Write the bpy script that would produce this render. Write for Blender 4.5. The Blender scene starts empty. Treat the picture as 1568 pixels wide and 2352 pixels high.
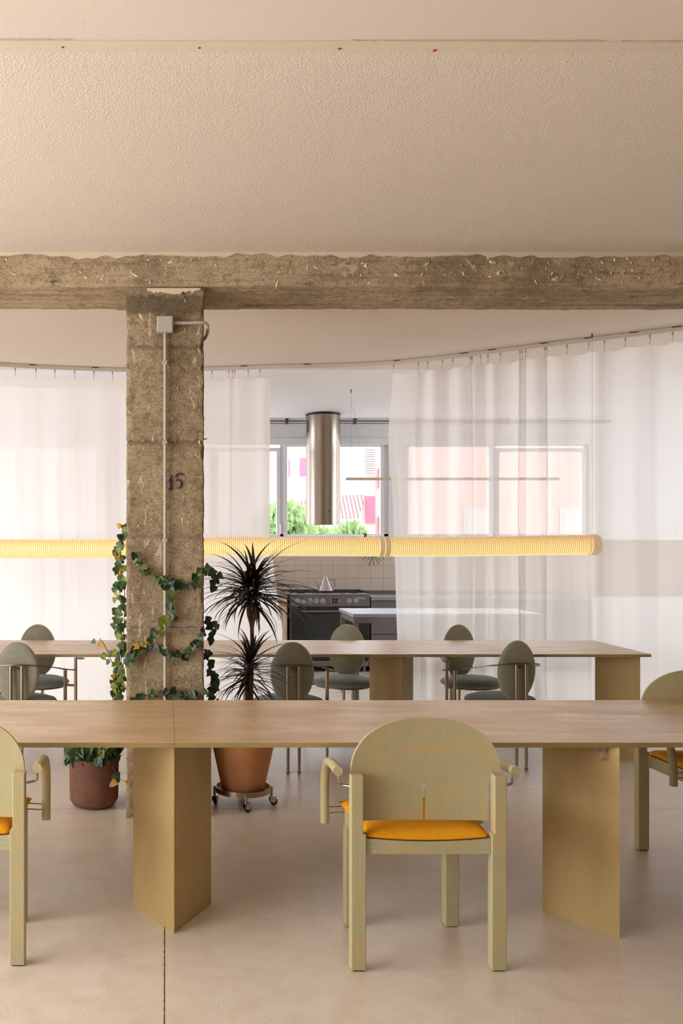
import bpy, bmesh, math, random
from mathutils import Vector, Matrix, noise, Euler
PI = math.pi
sc = bpy.context.scene
COL = sc.collection

def srgb(r, g, b):
    f = lambda c: (c/255)/12.92 if c/255 <= 0.04045 else (((c/255)+0.055)/1.055)**2.4
    return (f(r), f(g), f(b), 1)

# ------------------------------------------------------------------ camera, world, lamps
cam = bpy.data.objects.new('camera', bpy.data.cameras.new('camera')); COL.objects.link(cam)
cam.location = (0, 0, 1.516); cam.rotation_euler = (PI/2, 0, 0)
cd = cam.data; cd.sensor_fit = 'VERTICAL'; cd.sensor_height = 36; cd.sensor_width = 24
cd.lens = 36*2200/2352; cd.shift_x = 404/2352; cd.shift_y = 59/2352
cd.clip_start = 0.05; cd.clip_end = 200
sc.camera = cam

w = bpy.data.worlds.new('sky'); sc.world = w; w.use_nodes = True
bg = w.node_tree.nodes['Background']
bg.inputs[0].default_value = (0.90, 0.95, 1.0, 1); bg.inputs[1].default_value = 4.5

def area(name, loc, rot, sx, sy, power, color):
    l = bpy.data.lights.new(name, 'AREA'); l.shape = 'RECTANGLE'; l.size = sx; l.size_y = sy
    l.energy = power; l.color = color
    o = bpy.data.objects.new(name, l); COL.objects.link(o); o.location = loc; o.rotation_euler = rot
    return o
# daylight of the big windows along the left wall (out of frame), added kitchen side lamps that backlight the curtains, and skylight falling into the kitchen windows
area('left_window_daylight', (-4.35, 1.6, 1.55), (0, -PI/2, 0), 2.0, 5.0, 215, (1.0, 0.99, 0.98))
area('kitchen_left_fill', (-4.45, 10.0, 1.8), (0, -PI/2, 0), 1.5, 2.2, 44, (0.74, 0.86, 1.0))
area('kitchen_right_fill', (7.05, 9.3, 1.9), (0, PI/2, 0), 1.3, 3.0, 34, (0.74, 0.86, 1.0))
area('kitchen_skylight', (1.0, 19.5, 7.2), (math.radians(-68), 0, 0), 15.0, 5.5, 1600, (0.74, 0.86, 1.0))

sc.view_settings.view_transform = 'Standard'; sc.view_settings.look = 'None'
sc.view_settings.exposure = 0.05; sc.view_settings.gamma = 1.0; sc.view_settings.use_curve_mapping = False
sc.cycles.use_denoising = True
sc.cycles.max_bounces = 10; sc.cycles.diffuse_bounces = 6; sc.cycles.glossy_bounces = 3
sc.cycles.transmission_bounces = 6; sc.cycles.transparent_max_bounces = 16
sc.cycles.caustics_reflective = False; sc.cycles.caustics_refractive = False
sc.cycles.sample_clamp_indirect = 6

# ------------------------------------------------------------------ material helpers
def newmat(name):
    m = bpy.data.materials.new(name); m.use_nodes = True
    nt = m.node_tree; return m, nt, nt.nodes['Principled BSDF']
def N(nt, t, **k):
    n = nt.nodes.new(t)
    for a, v in k.items(): setattr(n, a, v)
    return n
def coords(nt, scale=(1, 1, 1), kind='Object'):
    tc = N(nt, 'ShaderNodeTexCoord'); mp = N(nt, 'ShaderNodeMapping'); mp.inputs['Scale'].default_value = scale
    nt.links.new(tc.outputs[kind], mp.inputs[0]); return mp.outputs[0]
def noise_tex(nt, vec, scale, detail=4, rough=0.55, dist=0):
    n = N(nt, 'ShaderNodeTexNoise'); n.inputs['Scale'].default_value = scale
    n.inputs['Detail'].default_value = detail; n.inputs['Roughness'].default_value = rough
    n.inputs['Distortion'].default_value = dist
    nt.links.new(vec, n.inputs['Vector']); return n.outputs['Fac']
def ramp(nt, fac, stops):
    r = N(nt, 'ShaderNodeValToRGB'); e = r.color_ramp.elements
    while len(e) < len(stops): e.new(0.5)
    for el, (p, c) in zip(e, stops):
        el.position = p; el.color = c if len(c) == 4 else (*c, 1)
    nt.links.new(fac, r.inputs[0]); return r.outputs[0]
def mix(nt, fac, a, b, mode='MIX'):
    m = N(nt, 'ShaderNodeMix', data_type='RGBA', blend_type=mode)
    for s, v in ((0, fac), (6, a), (7, b)):
        if hasattr(v, 'default_value') or hasattr(v, 'is_linked'): nt.links.new(v, m.inputs[s])
        else: m.inputs[s].default_value = v
    return m.outputs[2]
def bump(nt, bs, h, strength=0.3, dist=0.01):
    b = N(nt, 'ShaderNodeBump'); b.inputs['Strength'].default_value = strength; b.inputs['Distance'].default_value = dist
    nt.links.new(h, b.inputs['Height']); nt.links.new(b.outputs[0], bs.inputs['Normal'])
def G(v): return (v, v, v, 1)

def simple(name, col, rough=0.5, metal=0.0, var=0.06, scale=20, bmp=0.0, stretch=(1, 1, 1)):
    m, nt, b = newmat(name)
    v = coords(nt, stretch); n = noise_tex(nt, v, scale, 5, 0.6)
    c0 = tuple(max(0, x*(1-var)) for x in col[:3]); c1 = tuple(min(1, x*(1+var)) for x in col[:3])
    nt.links.new(ramp(nt, n, [(0.3, c0), (0.7, c1)]), b.inputs['Base Color'])
    b.inputs['Roughness'].default_value = rough; b.inputs['Metallic'].default_value = metal
    if bmp: bump(nt, b, n, bmp, 0.005)
    return m

M = {}
# concrete
def concrete(name, stretch, grain, stain, grey=1.0):
    m, nt, b = newmat(name)
    v = coords(nt); vs = coords(nt, stretch); vg = coords(nt, grain)
    big = noise_tex(nt, v, 1.9, 6, 0.65); fine = noise_tex(nt, v, 150, 4, 0.85); mid = noise_tex(nt, v, 26, 6, 0.75); gr = noise_tex(nt, vg, 14, 6, 0.75)
    base = ramp(nt, big, [(0.3, srgb(112*grey, 96*grey, 74*grey)), (0.5, srgb(152*grey, 134*grey, 108*grey)), (0.7, srgb(176*grey, 156*grey, 130*grey))])
    base = mix(nt, ramp(nt, mid, [(0.38, G(0.5)), (0.50, G(0.0))]), base, srgb(108, 92, 70))
    base = mix(nt, ramp(nt, gr, [(0.36, G(0.5)), (0.50, G(0.0))]), base, srgb(112, 95, 70))
    base = mix(nt, ramp(nt, gr, [(0.55, G(0.0)), (0.72, G(0.5))]), base, srgb(196, 174, 142))
    base = mix(nt, ramp(nt, fine, [(0.36, G(0.85)), (0.46, G(0.0))]), base, srgb(78, 62, 44))
    base = mix(nt, ramp(nt, fine, [(0.54, G(0.0)), (0.66, G(0.7))]), base, srgb(222, 204, 176))
    st = noise_tex(nt, vs, 9, 5, 0.6, 0.8)
    base = mix(nt, ramp(nt, st, [(0.635, G(0.0)), (0.66, G(0.85))]), base, srgb(208, 190, 164))
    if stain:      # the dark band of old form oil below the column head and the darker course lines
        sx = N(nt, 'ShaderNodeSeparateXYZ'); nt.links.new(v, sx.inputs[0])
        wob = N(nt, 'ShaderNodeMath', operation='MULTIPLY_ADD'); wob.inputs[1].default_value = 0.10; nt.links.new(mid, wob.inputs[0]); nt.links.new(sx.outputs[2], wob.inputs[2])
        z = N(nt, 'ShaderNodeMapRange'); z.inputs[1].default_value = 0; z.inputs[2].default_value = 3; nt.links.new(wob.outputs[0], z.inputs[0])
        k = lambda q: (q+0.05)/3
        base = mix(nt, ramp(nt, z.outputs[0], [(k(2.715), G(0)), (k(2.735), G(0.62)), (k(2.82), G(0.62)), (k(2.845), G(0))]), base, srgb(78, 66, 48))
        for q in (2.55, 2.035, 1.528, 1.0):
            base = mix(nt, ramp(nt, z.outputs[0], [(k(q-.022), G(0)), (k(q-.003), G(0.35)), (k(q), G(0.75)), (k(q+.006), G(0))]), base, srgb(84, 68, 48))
    nt.links.new(base, b.inputs['Base Color']); b.inputs['Roughness'].default_value = 0.95
    b.inputs['Specular IOR Level'].default_value = 0.15
    h = mix(nt, 0.5, fine, mid); bump(nt, b, h, 0.9, 0.010)
    return m
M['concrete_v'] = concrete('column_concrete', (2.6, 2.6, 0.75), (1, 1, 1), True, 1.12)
M['concrete_h'] = concrete('beam_concrete', (1.4, 1.5, 1.8), (0.12, 2.2, 2.2), False, 1.24)
# ceilings
def plaster(name, col, scale, strength, dist):
    m, nt, b = newmat(name); v = coords(nt)
    n = noise_tex(nt, v, scale, 2, 0.5); big = noise_tex(nt, v, 0.8, 4, 0.5)
    c = tuple(x*0.95 for x in col[:3])
    nt.links.new(ramp(nt, big, [(0.3, c), (0.7, col)]), b.inputs['Base Color'])
    b.inputs['Roughness'].default_value = 0.85; b.inputs['Specular IOR Level'].default_value = 0.25
    bump(nt, b, n, strength, dist); return m
M['stipple'] = plaster('stippled_ceiling_plaster', srgb(229, 216, 201), 150, 0.45, 0.007)
M['kceil'] = plaster('white_kitchen_ceiling_plaster', srgb(240, 236, 236), 115, 0.5, 0.008)
M['smooth'] = plaster('smooth_ceiling_plaster', srgb(228, 215, 202), 60, 0.12, 0.005)
M['band'] = plaster('filler_band_plaster', srgb(222, 210, 188), 30, 0.1, 0.01)
M['chip'] = plaster('white_plaster', srgb(214, 197, 172), 60, 0.3, 0.005)
M['wall_dark'] = plaster('low_bounce_wall_paint', srgb(104, 92, 78), 40, 0.2, 0.004)  # dark tone picked to cut bounce light from the unseen right and rear walls
M['wall'] = plaster('wall_paint', srgb(238, 237, 238), 40, 0.2, 0.004)
# floor
m, nt, b = newmat('polished_beige_floor'); v = coords(nt)
big = noise_tex(nt, v, 0.7, 5, 0.6); sp = noise_tex(nt, v, 190, 4, 0.85); md = noise_tex(nt, v, 9, 5, 0.65)
c = ramp(nt, big, [(0.3, srgb(211, 200, 184)), (0.5, srgb(224, 213, 198)), (0.72, srgb(225, 208, 196))])
c = mix(nt, ramp(nt, sp, [(0.36, G(0.65)), (0.48, G(0))]), c, srgb(158, 130, 102))
c = mix(nt, ramp(nt, sp, [(0.53, G(0)), (0.66, G(0.6))]), c, srgb(240, 226, 208))
c = mix(nt, ramp(nt, md, [(0.34, G(0.26)), (0.58, G(0))]), c, srgb(178, 154, 128))
vo = N(nt, 'ShaderNodeTexVoronoi'); vo.inputs['Scale'].default_value = 5; nt.links.new(v, vo.inputs['Vector'])
c = mix(nt, ramp(nt, vo.outputs['Distance'], [(0.008, G(0.8)), (0.02, G(0))]), c, srgb(88, 70, 52))
nt.links.new(c, b.inputs['Base Color'])
nt.links.new(ramp(nt, md, [(0.3, G(0.30)), (0.7, G(0.42))]), b.inputs['Roughness'])
b.inputs['Specular IOR Level'].default_value = 0.55; bump(nt, b, sp, 0.08, 0.002); M['floor'] = m
M['seam'] = simple('dark_floor_joint', srgb(72, 58, 44), 0.9)
# tables (MDF)
def board(name, base, lo, rough, spec, stretch):
    m, nt, b = newmat(name); v = coords(nt, stretch); vf = coords(nt)
    n = noise_tex(nt, v, 3.0, 4, 0.55); f = noise_tex(nt, vf, 270, 3, 0.85)
    c = ramp(nt, n, [(0.33, lo), (0.62, base)])
    c = mix(nt, ramp(nt, f, [(0.38, G(0.55)), (0.50, G(0))]), c, tuple(x*0.65 for x in base[:3])+(1,))
    c = mix(nt, ramp(nt, f, [(0.53, G(0)), (0.66, G(0.25))]), c, tuple(min(1, x*1.3) for x in base[:3])+(1,))
    nt.links.new(c, b.inputs['Base Color']); b.inputs['Specular IOR Level'].default_value = spec
    nt.links.new(ramp(nt, n, [(0.35, G(rough+0.10)), (0.65, G(rough))]), b.inputs['Roughness'])
    return m
M['top'] = board('tabletop_board', srgb(206, 178, 140), srgb(190, 160, 121), 0.27, 0.5, (0.8, 3.0, 1))
M['edge'] = board('board_edge', srgb(164, 144, 96), srgb(146, 126, 80), 0.6, 0.3, (1, 1, 1))
M['leg'] = board('leg_board', srgb(186, 159, 108), srgb(172, 145, 94), 0.5, 0.35, (1, 1, 0.4))
# pale stained birch
m, nt, b = newmat('pale_green_stained_birch'); v = coords(nt, (1.2, 1.2, 2.6))
vd = noise_tex(nt, v, 1.6, 2, 0.4, 0.5)
mw_ = N(nt, 'ShaderNodeMath', operation='MULTIPLY'); mw_.inputs[1].default_value = 48; nt.links.new(vd, mw_.inputs[0])
ms_ = N(nt, 'ShaderNodeMath', operation='SINE'); nt.links.new(mw_.outputs[0], ms_.inputs[0])
mr_ = N(nt, 'ShaderNodeMapRange'); mr_.inputs[1].default_value = -1; nt.links.new(ms_.outputs[0], mr_.inputs[0])
c = ramp(nt, mr_.outputs[0], [(0.1, srgb(180, 173, 134)), (0.5, srgb(184, 173, 132)), (0.95, srgb(189, 172, 127))])
n = noise_tex(nt, coords(nt), 3.5, 4, 0.6)
c = mix(nt, ramp(nt, n, [(0.45, G(0)), (0.75, G(0.5))]), c, srgb(172, 171, 142))
f = noise_tex(nt, coords(nt, (3, 3, 0.25)), 30, 3, 0.6)
c = mix(nt, ramp(nt, f, [(0.3, G(0.25)), (0.6, G(0))]), c, srgb(164, 148, 100))
nt.links.new(c, b.inputs['Base Color']); b.inputs['Roughness'].default_value = 0.42; M['birch'] = m
M['bluegrain'] = simple('blue_grey_finger_joint', srgb(172, 182, 160), 0.5, 0, 0.08, 60)
M['orange'] = simple('orange_wool', srgb(234, 160, 0), 0.95, 0, 0.12, 180, 0.3)
M['chrome'] = simple('chrome', srgb(188, 184, 180), 0.18, 1.0, 0.02)
M['bronze'] = simple('satin_bronze_tube', srgb(176, 156, 134), 0.33, 1.0, 0.06)
M['bladem'] = simple('dark_bronze_blade', srgb(140, 122, 104), 0.38, 1.0, 0.06)
M['velvet'] = simple('sage_suede', srgb(140, 138, 120), 0.8, 0, 0.10, 25, 0.08)
M['velvet'].node_tree.nodes['Principled BSDF'].inputs['Sheen Weight'].default_value = 0.35
M['velvetd'] = simple('grey_green_suede', srgb(112, 120, 108), 0.75, 0, 0.14, 14, 0.08)
M['velvetd'].node_tree.nodes['Principled BSDF'].inputs['Sheen Weight'].default_value = 0.35
M['pipe'] = simple('piping', srgb(176, 174, 156), 0.6)
M['brownclay'] = simple('rough_brown_clay', srgb(116, 77, 60), 0.85, 0, 0.25, 12, 0.5)
M['terracotta'] = simple('terracotta', srgb(198, 136, 90), 0.7, 0, 0.10, 6, 0.15)
M['soil'] = simple('soil', srgb(52, 38, 28), 0.95, 0, 0.4, 60, 0.6)
M['steel'] = simple('brushed_steel', srgb(160, 147, 134), 0.30, 1.0, 0.10, 6, 0, (14, 14, 0.3))
M['steelg'] = simple('grey_steel_front', srgb(126, 122, 124), 0.42, 0.8, 0.06, 8)
M['steeltop'] = simple('steel_worktop', srgb(150, 152, 156), 0.5, 0.4, 0.04, 8)
M['black'] = simple('black_enamel', srgb(24, 22, 22), 0.45)
M['glassb'] = simple('oven_glass', srgb(44, 48, 48), 0.12, 0, 0.0)
M['iron'] = simple('cast_iron', srgb(36, 34, 34), 0.6)
M['rubber'] = simple('black_rubber', srgb(28, 26, 26), 0.6)
M['cream'] = simple('cream_laminate', srgb(214, 190, 168), 0.5)
M['tile'] = simple('cream_tile', srgb(214, 199, 182), 0.3, 0, 0.03, 3)
M['grout'] = simple('grout', srgb(172, 152, 130), 0.9)
M['pvc'] = simple('grey_pvc', srgb(176, 168, 154), 0.45, 0, 0.03)
M['frame'] = simple('white_window_frame', srgb(236, 236, 240), 0.35, 0, 0.02)
M['ink'] = simple('navy_paint', srgb(44, 44, 66), 0.85, 0, 0.4, 90)
M['blueline'] = simple('violet_chalk_line', srgb(108, 98, 112), 0.9, 0, 0.2, 60)
M['red'] = simple('red_plug', srgb(196, 44, 30), 0.5)
M['brownplug'] = simple('brown_plug', srgb(110, 84, 56), 0.6)
M['moss'] = simple('yellow_moss', srgb(168, 156, 58), 0.95, 0, 0.3, 80)
M['bark'] = simple('bark', srgb(108, 76, 50), 0.9, 0, 0.35, 45, 0.6)
M['vine'] = simple('vine_stem', srgb(92, 74, 40), 0.8, 0, 0.2, 30)
M['railm'] = simple('curtain_rail_white', srgb(206, 196, 186), 0.45, 0, 0.02)
M['darkmetal'] = simple('dark_fitting', srgb(88, 78, 62), 0.5, 0.4)
M['ring'] = simple('fabric_cuff', srgb(224, 204, 178), 0.7, 0, 0.03)
M['white'] = simple('white_plastic', srgb(236, 232, 224), 0.4, 0, 0.02)
def leafmat(name, col, trans=0.25):
    m, nt, b = newmat(name); n = noise_tex(nt, coords(nt), 30, 3, 0.6)
    nt.links.new(ramp(nt, n, [(0.3, tuple(x*0.7 for x in col[:3])), (0.7, col)]), b.inputs['Base Color'])
    b.inputs['Roughness'].default_value = 0.42
    t = N(nt, 'ShaderNodeBsdfTranslucent'); t.inputs[0].default_value = (min(1, col[0]*1.8), min(1, col[1]*1.8), col[2]*1.0, 1)
    ms = N(nt, 'ShaderNodeMixShader'); ms.inputs[0].default_value = trans
    nt.links.new(b.outputs[0], ms.inputs[1]); nt.links.new(t.outputs[0], ms.inputs[2])
    nt.links.new(ms.outputs[0], nt.nodes['Material Output'].inputs[0]); return m
M['ivy'] = leafmat('ivy_green', srgb(66, 96, 44)); M['ivyd'] = leafmat('ivy_dark_green', srgb(40, 60, 36), 0.12)
M['ivyl'] = leafmat('ivy_light_green', srgb(138, 152, 56), 0.4); M['ivyy'] = leafmat('ivy_yellowed', srgb(206, 156, 36), 0.35)
M['drac'] = leafmat('dracaena_dark', srgb(50, 42, 34), 0.06)
M['tree'] = leafmat('tree_foliage', srgb(138, 164, 116), 0.3)
# sheer curtain
def sheer(name, col, tr):
    m, nt, b = newmat(name); nt.nodes.remove(b)
    d = N(nt, 'ShaderNodeBsdfDiffuse'); d.inputs[0].default_value = col
    t = N(nt, 'ShaderNodeBsdfTranslucent'); t.inputs[0].default_value = col
    x = N(nt, 'ShaderNodeBsdfTransparent')
    m1 = N(nt, 'ShaderNodeMixShader'); m1.inputs[0].default_value = 0.6
    m2 = N(nt, 'ShaderNodeMixShader')
    n = noise_tex(nt, coords(nt, (60, 60, 60)), 9, 2, 0.6)
    nt.links.new(ramp(nt, n, [(0.3, G(tr*0.85)), (0.7, G(tr*1.15))]), m2.inputs[0])
    L = nt.links.new
    L(d.outputs[0], m1.inputs[1]); L(t.outputs[0], m1.inputs[2]); L(m1.outputs[0], m2.inputs[1]); L(x.outputs[0], m2.inputs[2])
    L(m2.outputs[0], nt.nodes['Material Output'].inputs[0]); return m
M['sheer'] = sheer('sheer_white_curtain', srgb(252, 249, 246), 0.27)
M['sheerl'] = sheer('denser_white_curtain', srgb(253, 249, 246), 0.06)
# window glass
m, nt, b = newmat('window_glass'); nt.nodes.remove(b)
x = N(nt, 'ShaderNodeBsdfTransparent'); g = N(nt, 'ShaderNodeBsdfGlossy'); g.inputs['Roughness'].default_value = 0.02
ms = N(nt, 'ShaderNodeMixShader'); ms.inputs[0].default_value = 0.06
nt.links.new(x.outputs[0], ms.inputs[1]); nt.links.new(g.outputs[0], ms.inputs[2]); nt.links.new(ms.outputs[0], nt.nodes['Material Output'].inputs[0])
M['glass'] = m
# glowing tube
m, nt, b = newmat('glowing_ribbed_hose')
tc = N(nt, 'ShaderNodeTexCoord'); sx = N(nt, 'ShaderNodeSeparateXYZ'); nt.links.new(tc.outputs['Object'], sx.inputs[0])
PITCH = 0.0152
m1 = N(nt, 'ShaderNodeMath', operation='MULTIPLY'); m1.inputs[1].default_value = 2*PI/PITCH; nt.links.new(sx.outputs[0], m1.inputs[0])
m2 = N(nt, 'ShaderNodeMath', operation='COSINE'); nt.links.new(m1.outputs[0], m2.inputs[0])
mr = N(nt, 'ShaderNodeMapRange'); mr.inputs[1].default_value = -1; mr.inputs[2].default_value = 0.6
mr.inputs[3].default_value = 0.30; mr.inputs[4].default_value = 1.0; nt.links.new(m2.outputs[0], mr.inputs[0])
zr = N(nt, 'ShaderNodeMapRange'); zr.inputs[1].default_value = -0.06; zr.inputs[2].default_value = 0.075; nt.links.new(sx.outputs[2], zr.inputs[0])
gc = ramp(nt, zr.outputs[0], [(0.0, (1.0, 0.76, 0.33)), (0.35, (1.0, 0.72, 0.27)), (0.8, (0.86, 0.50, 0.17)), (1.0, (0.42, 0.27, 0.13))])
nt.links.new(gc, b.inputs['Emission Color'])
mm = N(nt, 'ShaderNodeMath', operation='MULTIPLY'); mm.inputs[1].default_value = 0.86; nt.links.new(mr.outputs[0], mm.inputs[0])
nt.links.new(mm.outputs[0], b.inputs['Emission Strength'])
b.inputs['Base Color'].default_value = srgb(225, 205, 165); b.inputs['Roughness'].default_value = 0.4; M['glow'] = m
m, nt, b = newmat('red_clock_digits'); b.inputs['Base Color'].default_value = (0.02, 0.01, 0.01, 1)
b.inputs['Emission Color'].default_value = (1.0, 0.12, 0.04, 1); b.inputs['Emission Strength'].default_value = 0.8; M['digits'] = m
rb = M['ring'].node_tree.nodes['Principled BSDF']; rb.inputs['Emission Color'].default_value = srgb(224, 190, 150); rb.inputs['Emission Strength'].default_value = 0.28  # slight emission stands in for lamp light shining through cuffs and end cap
# outside
M['facade'] = simple('pale_render', srgb(208, 200, 197), 0.9, 0, 0.03, 2)
M['brickp'] = simple('pink_brick', srgb(214, 182, 174), 0.9, 0, 0.08, 4)
M['pinksh'] = simple('pink_shutter', srgb(186, 104, 130), 0.7)
M['shutterw'] = simple('white_shutter', srgb(196, 194, 190), 0.6)
m, nt, b = newmat('striped_awning'); wv = N(nt, 'ShaderNodeTexWave', bands_direction='X'); wv.inputs['Scale'].default_value = 2.7
nt.links.new(coords(nt), wv.inputs['Vector'])
nt.links.new(ramp(nt, wv.outputs['Fac'], [(0.45, srgb(200, 192, 190)), (0.55, srgb(140, 108, 114))]), b.inputs['Base Color'])
b.inputs['Roughness'].default_value = 0.9; M['awning'] = m

# ------------------------------------------------------------------ geometry helpers
class MB:
    def __init__(s): s.bm = bmesh.new()
    def box(s, x0, x1, y0, y1, z0, z1, mat=None, bevel=0):
        mtx = Matrix.Translation(((x0+x1)/2, (y0+y1)/2, (z0+z1)/2)) @ Matrix.Diagonal((abs(x1-x0), abs(y1-y0), abs(z1-z0), 1))
        if mat is not None: mtx = mat @ mtx
        r = bmesh.ops.create_cube(s.bm, size=1, matrix=mtx)
        if bevel:
            es = {e for v in r['verts'] for e in v.link_edges}
            bmesh.ops.bevel(s.bm, geom=list(es), offset=bevel, segments=2, affect='EDGES', profile=0.5)
        return s
    def tube(s, pts, r, seg=10, caps=True, closed=False):
        pts = [Vector(p) for p in pts]; n = len(pts)
        rr = r if isinstance(r, (list, tuple)) else [r]*n
        rings = []; up = None
        for i, p in enumerate(pts):
            a = pts[i-1] if (i > 0 or closed) else pts[i]; c = pts[(i+1) % n] if (i < n-1 or closed) else pts[i]
            t = (c-a).normalized()
            if up is None:
                up = t.orthogonal().normalized()
            up = (up - t*up.dot(t)).normalized(); q = t.cross(up)
            rings.append([s.bm.verts.new(p + (up*math.cos(2*PI*k/seg) + q*math.sin(2*PI*k/seg))*rr[i]) for k in range(seg)])
        for i in range(n if closed else n-1):
            A, B = rings[i], rings[(i+1) % n]
            for k in range(seg):
                s.bm.faces.new((A[k], A[(k+1) % seg], B[(k+1) % seg], B[k]))
        if caps and not closed:
            s.bm.faces.new(rings[0][::-1]); s.bm.faces.new(rings[-1])
        return s
    def lathe(s, prof, seg=32, c=(0, 0, 0), sx=1, sy=1, mat=None):
        rings = []
        for (r, z) in prof:
            if r < 1e-6: 
                p = Vector((c[0], c[1], c[2]+z)); p = mat @ p if mat else p
                rings.append([s.bm.verts.new(p)])
            else:
                ring = []
                for k in range(seg):
                    p = Vector((c[0]+r*sx*math.cos(2*PI*k/seg), c[1]+r*sy*math.sin(2*PI*k/seg), c[2]+z))
                    ring.append(s.bm.verts.new(mat @ p if mat else p))
                rings.append(ring)
        for A, B in zip(rings, rings[1:]):
            for k in range(seg):
                if len(A) == 1 and len(B) == 1: continue
                if len(A) == 1: s.bm.faces.new((A[0], B[(k+1) % seg], B[k]))
                elif len(B) == 1: s.bm.faces.new((A[k], A[(k+1) % seg], B[0]))
                else: s.bm.faces.new((A[k], A[(k+1) % seg], B[(k+1) % seg], B[k]))
        return s
    def prism(s, pts, z0, z1, mat=None):
        T = lambda p: (mat @ Vector(p)) if mat else Vector(p)
        lo = [s.bm.verts.new(T((x, y, z0))) for x, y in pts]; hi = [s.bm.verts.new(T((x, y, z1))) for x, y in pts]
        n = len(pts)
        s.bm.faces.new(lo[::-1]); s.bm.faces.new(hi)
        for i in range(n): s.bm.faces.new((lo[i], lo[(i+1) % n], hi[(i+1) % n], hi[i]))
        return s
    def ball(s, c, r, sc_=(1, 1, 1)):
        bmesh.ops.create_uvsphere(s.bm, u_segments=16, v_segments=10, radius=r, matrix=Matrix.Translation(c) @ Matrix.Diagonal((*sc_, 1)))
        return s
    def obj(s, name, mat, parent=None, smooth=False, loc=None, angle=40):
        bmesh.ops.recalc_face_normals(s.bm, faces=s.bm.faces)
        me = bpy.data.meshes.new(name)
        if loc is not None: bmesh.ops.translate(s.bm, verts=s.bm.verts, vec=-Vector(loc))
        s.bm.to_mesh(me); s.bm.free()
        for mm_ in (mat if isinstance(mat, list) else [mat]): me.materials.append(mm_)
        if smooth:
            for p in me.polygons: p.use_smooth = True
            if angle < 180: me.set_sharp_from_angle(angle=math.radians(angle))
        o = bpy.data.objects.new(name, me); COL.objects.link(o)
        if loc is not None: o.location = loc
        if parent is not None: o.parent = parent
        return o

def thing(name, label, cat, loc=(0, 0, 0), rz=0, group=None):
    o = bpy.data.objects.new(name, None); COL.objects.link(o); o.empty_display_size = 0.1
    o.location = loc; o.rotation_euler = (0, 0, rz); o['label'] = label; o['category'] = cat
    if group: o['group'] = group
    return o
def tag(o, label, cat, group=None):
    o['label'] = label; o['category'] = cat
    if group: o['group'] = group
    return o
def struct(o): o['kind'] = 'structure'; return o
def dup(root, loc, rz, label):
    r = root.copy(); COL.objects.link(r); r.location = loc; r.rotation_euler = (0, 0, rz); r['label'] = label
    for ch in list(root.children):
        c = ch.copy(); COL.objects.link(c); c.parent = r
        for g in list(ch.children):
            d = g.copy(); COL.objects.link(d); d.parent = c
    return r
def catmull(P, n=8):
    P = [Vector(p) for p in P]; out = []
    Q = [P[0]*2-P[1]] + P + [P[-1]*2-P[-2]]
    for i in range(1, len(Q)-2):
        for k in range(n):
            t = k/n
            out.append(0.5*((2*Q[i]) + (Q[i+1]-Q[i-1])*t + (2*Q[i-1]-5*Q[i]+4*Q[i+1]-Q[i+2])*t*t + (3*Q[i]-Q[i-1]-3*Q[i+1]+Q[i+2])*t**3))
    out.append(P[-1]); return out
def at(px, py, Y):       # the point that lies at depth Y on the line through a pixel
    s = 2200/Y; return Vector(((px-380)/s, Y, 1.516+(1235-py)/s))

HC = 3.05; YW = 11.4; HK = 2.90
def ceil_z(y): return HC if y < 8.75 else HC-(HC-HK)*(y-8.75)/(YW-8.75)

# ------------------------------------------------------------------ room shell
XL, XR, YB = -4.6, 7.2, -3.2
b = MB(); b.box(XL, XR, YB, YW, -0.12, 0); struct(b.obj('floor', M['floor']))
b = MB()
def quad(bm, pts): return bm.faces.new([bm.verts.new(p) for p in pts])
b.box(XL, XR, 3.0, 8.75, HC, HC+0.12)
vs = [(XL, 8.75), (XR, 8.75), (XR, YW+0.3), (XL, YW+0.3)]
lo = [b.bm.verts.new((x, y, ceil_z(y))) for x, y in vs]; hi = [b.bm.verts.new((x, y, HC+0.12)) for x, y in vs]
b.bm.faces.new(lo[::-1]); b.bm.faces.new(hi)
for i in range(4): b.bm.faces.new((lo[i], lo[(i+1) % 4], hi[(i+1) % 4], hi[i]))
ceil = b.obj('ceiling', [M['stipple'], M['kceil']]); struct(ceil)
for p in ceil.data.polygons:
    if p.center.y > 8.75: p.material_index = 1
b = MB(); b.box(XL, XR, YB, 2.96, HC-0.004, HC+0.12); b.obj('smooth_plaster_panel', M['smooth'], ceil)
# filler band between the two plasters, slightly ragged
random.seed(3)
b = MB(); n = 90; A = []; B = []
for i in range(n+1):
    x = XL+(XR-XL)*i/n; sl = 0.004*x
    A.append((x, 2.945+sl+0.003*noise.noise((x*3, 0, 0)))); B.append((x, 3.01+sl+0.003*noise.noise((x*4, 5, 0))))
top = [b.bm.verts.new((x, y, HC-0.007)) for x, y in A]; bot = [b.bm.verts.new((x, y, HC-0.007)) for x, y in B]
top2 = [b.bm.verts.new((x, y, HC+0.01)) for x, y in A]; bot2 = [b.bm.verts.new((x, y, HC+0.01)) for x, y in B]
for i in range(n):
    for P, Q in ((top, bot), (top2, top), (bot, bot2)): b.bm.faces.new((P[i], P[i+1], Q[i+1], Q[i]))
b.obj('filler_band', M['band'], ceil)
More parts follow.
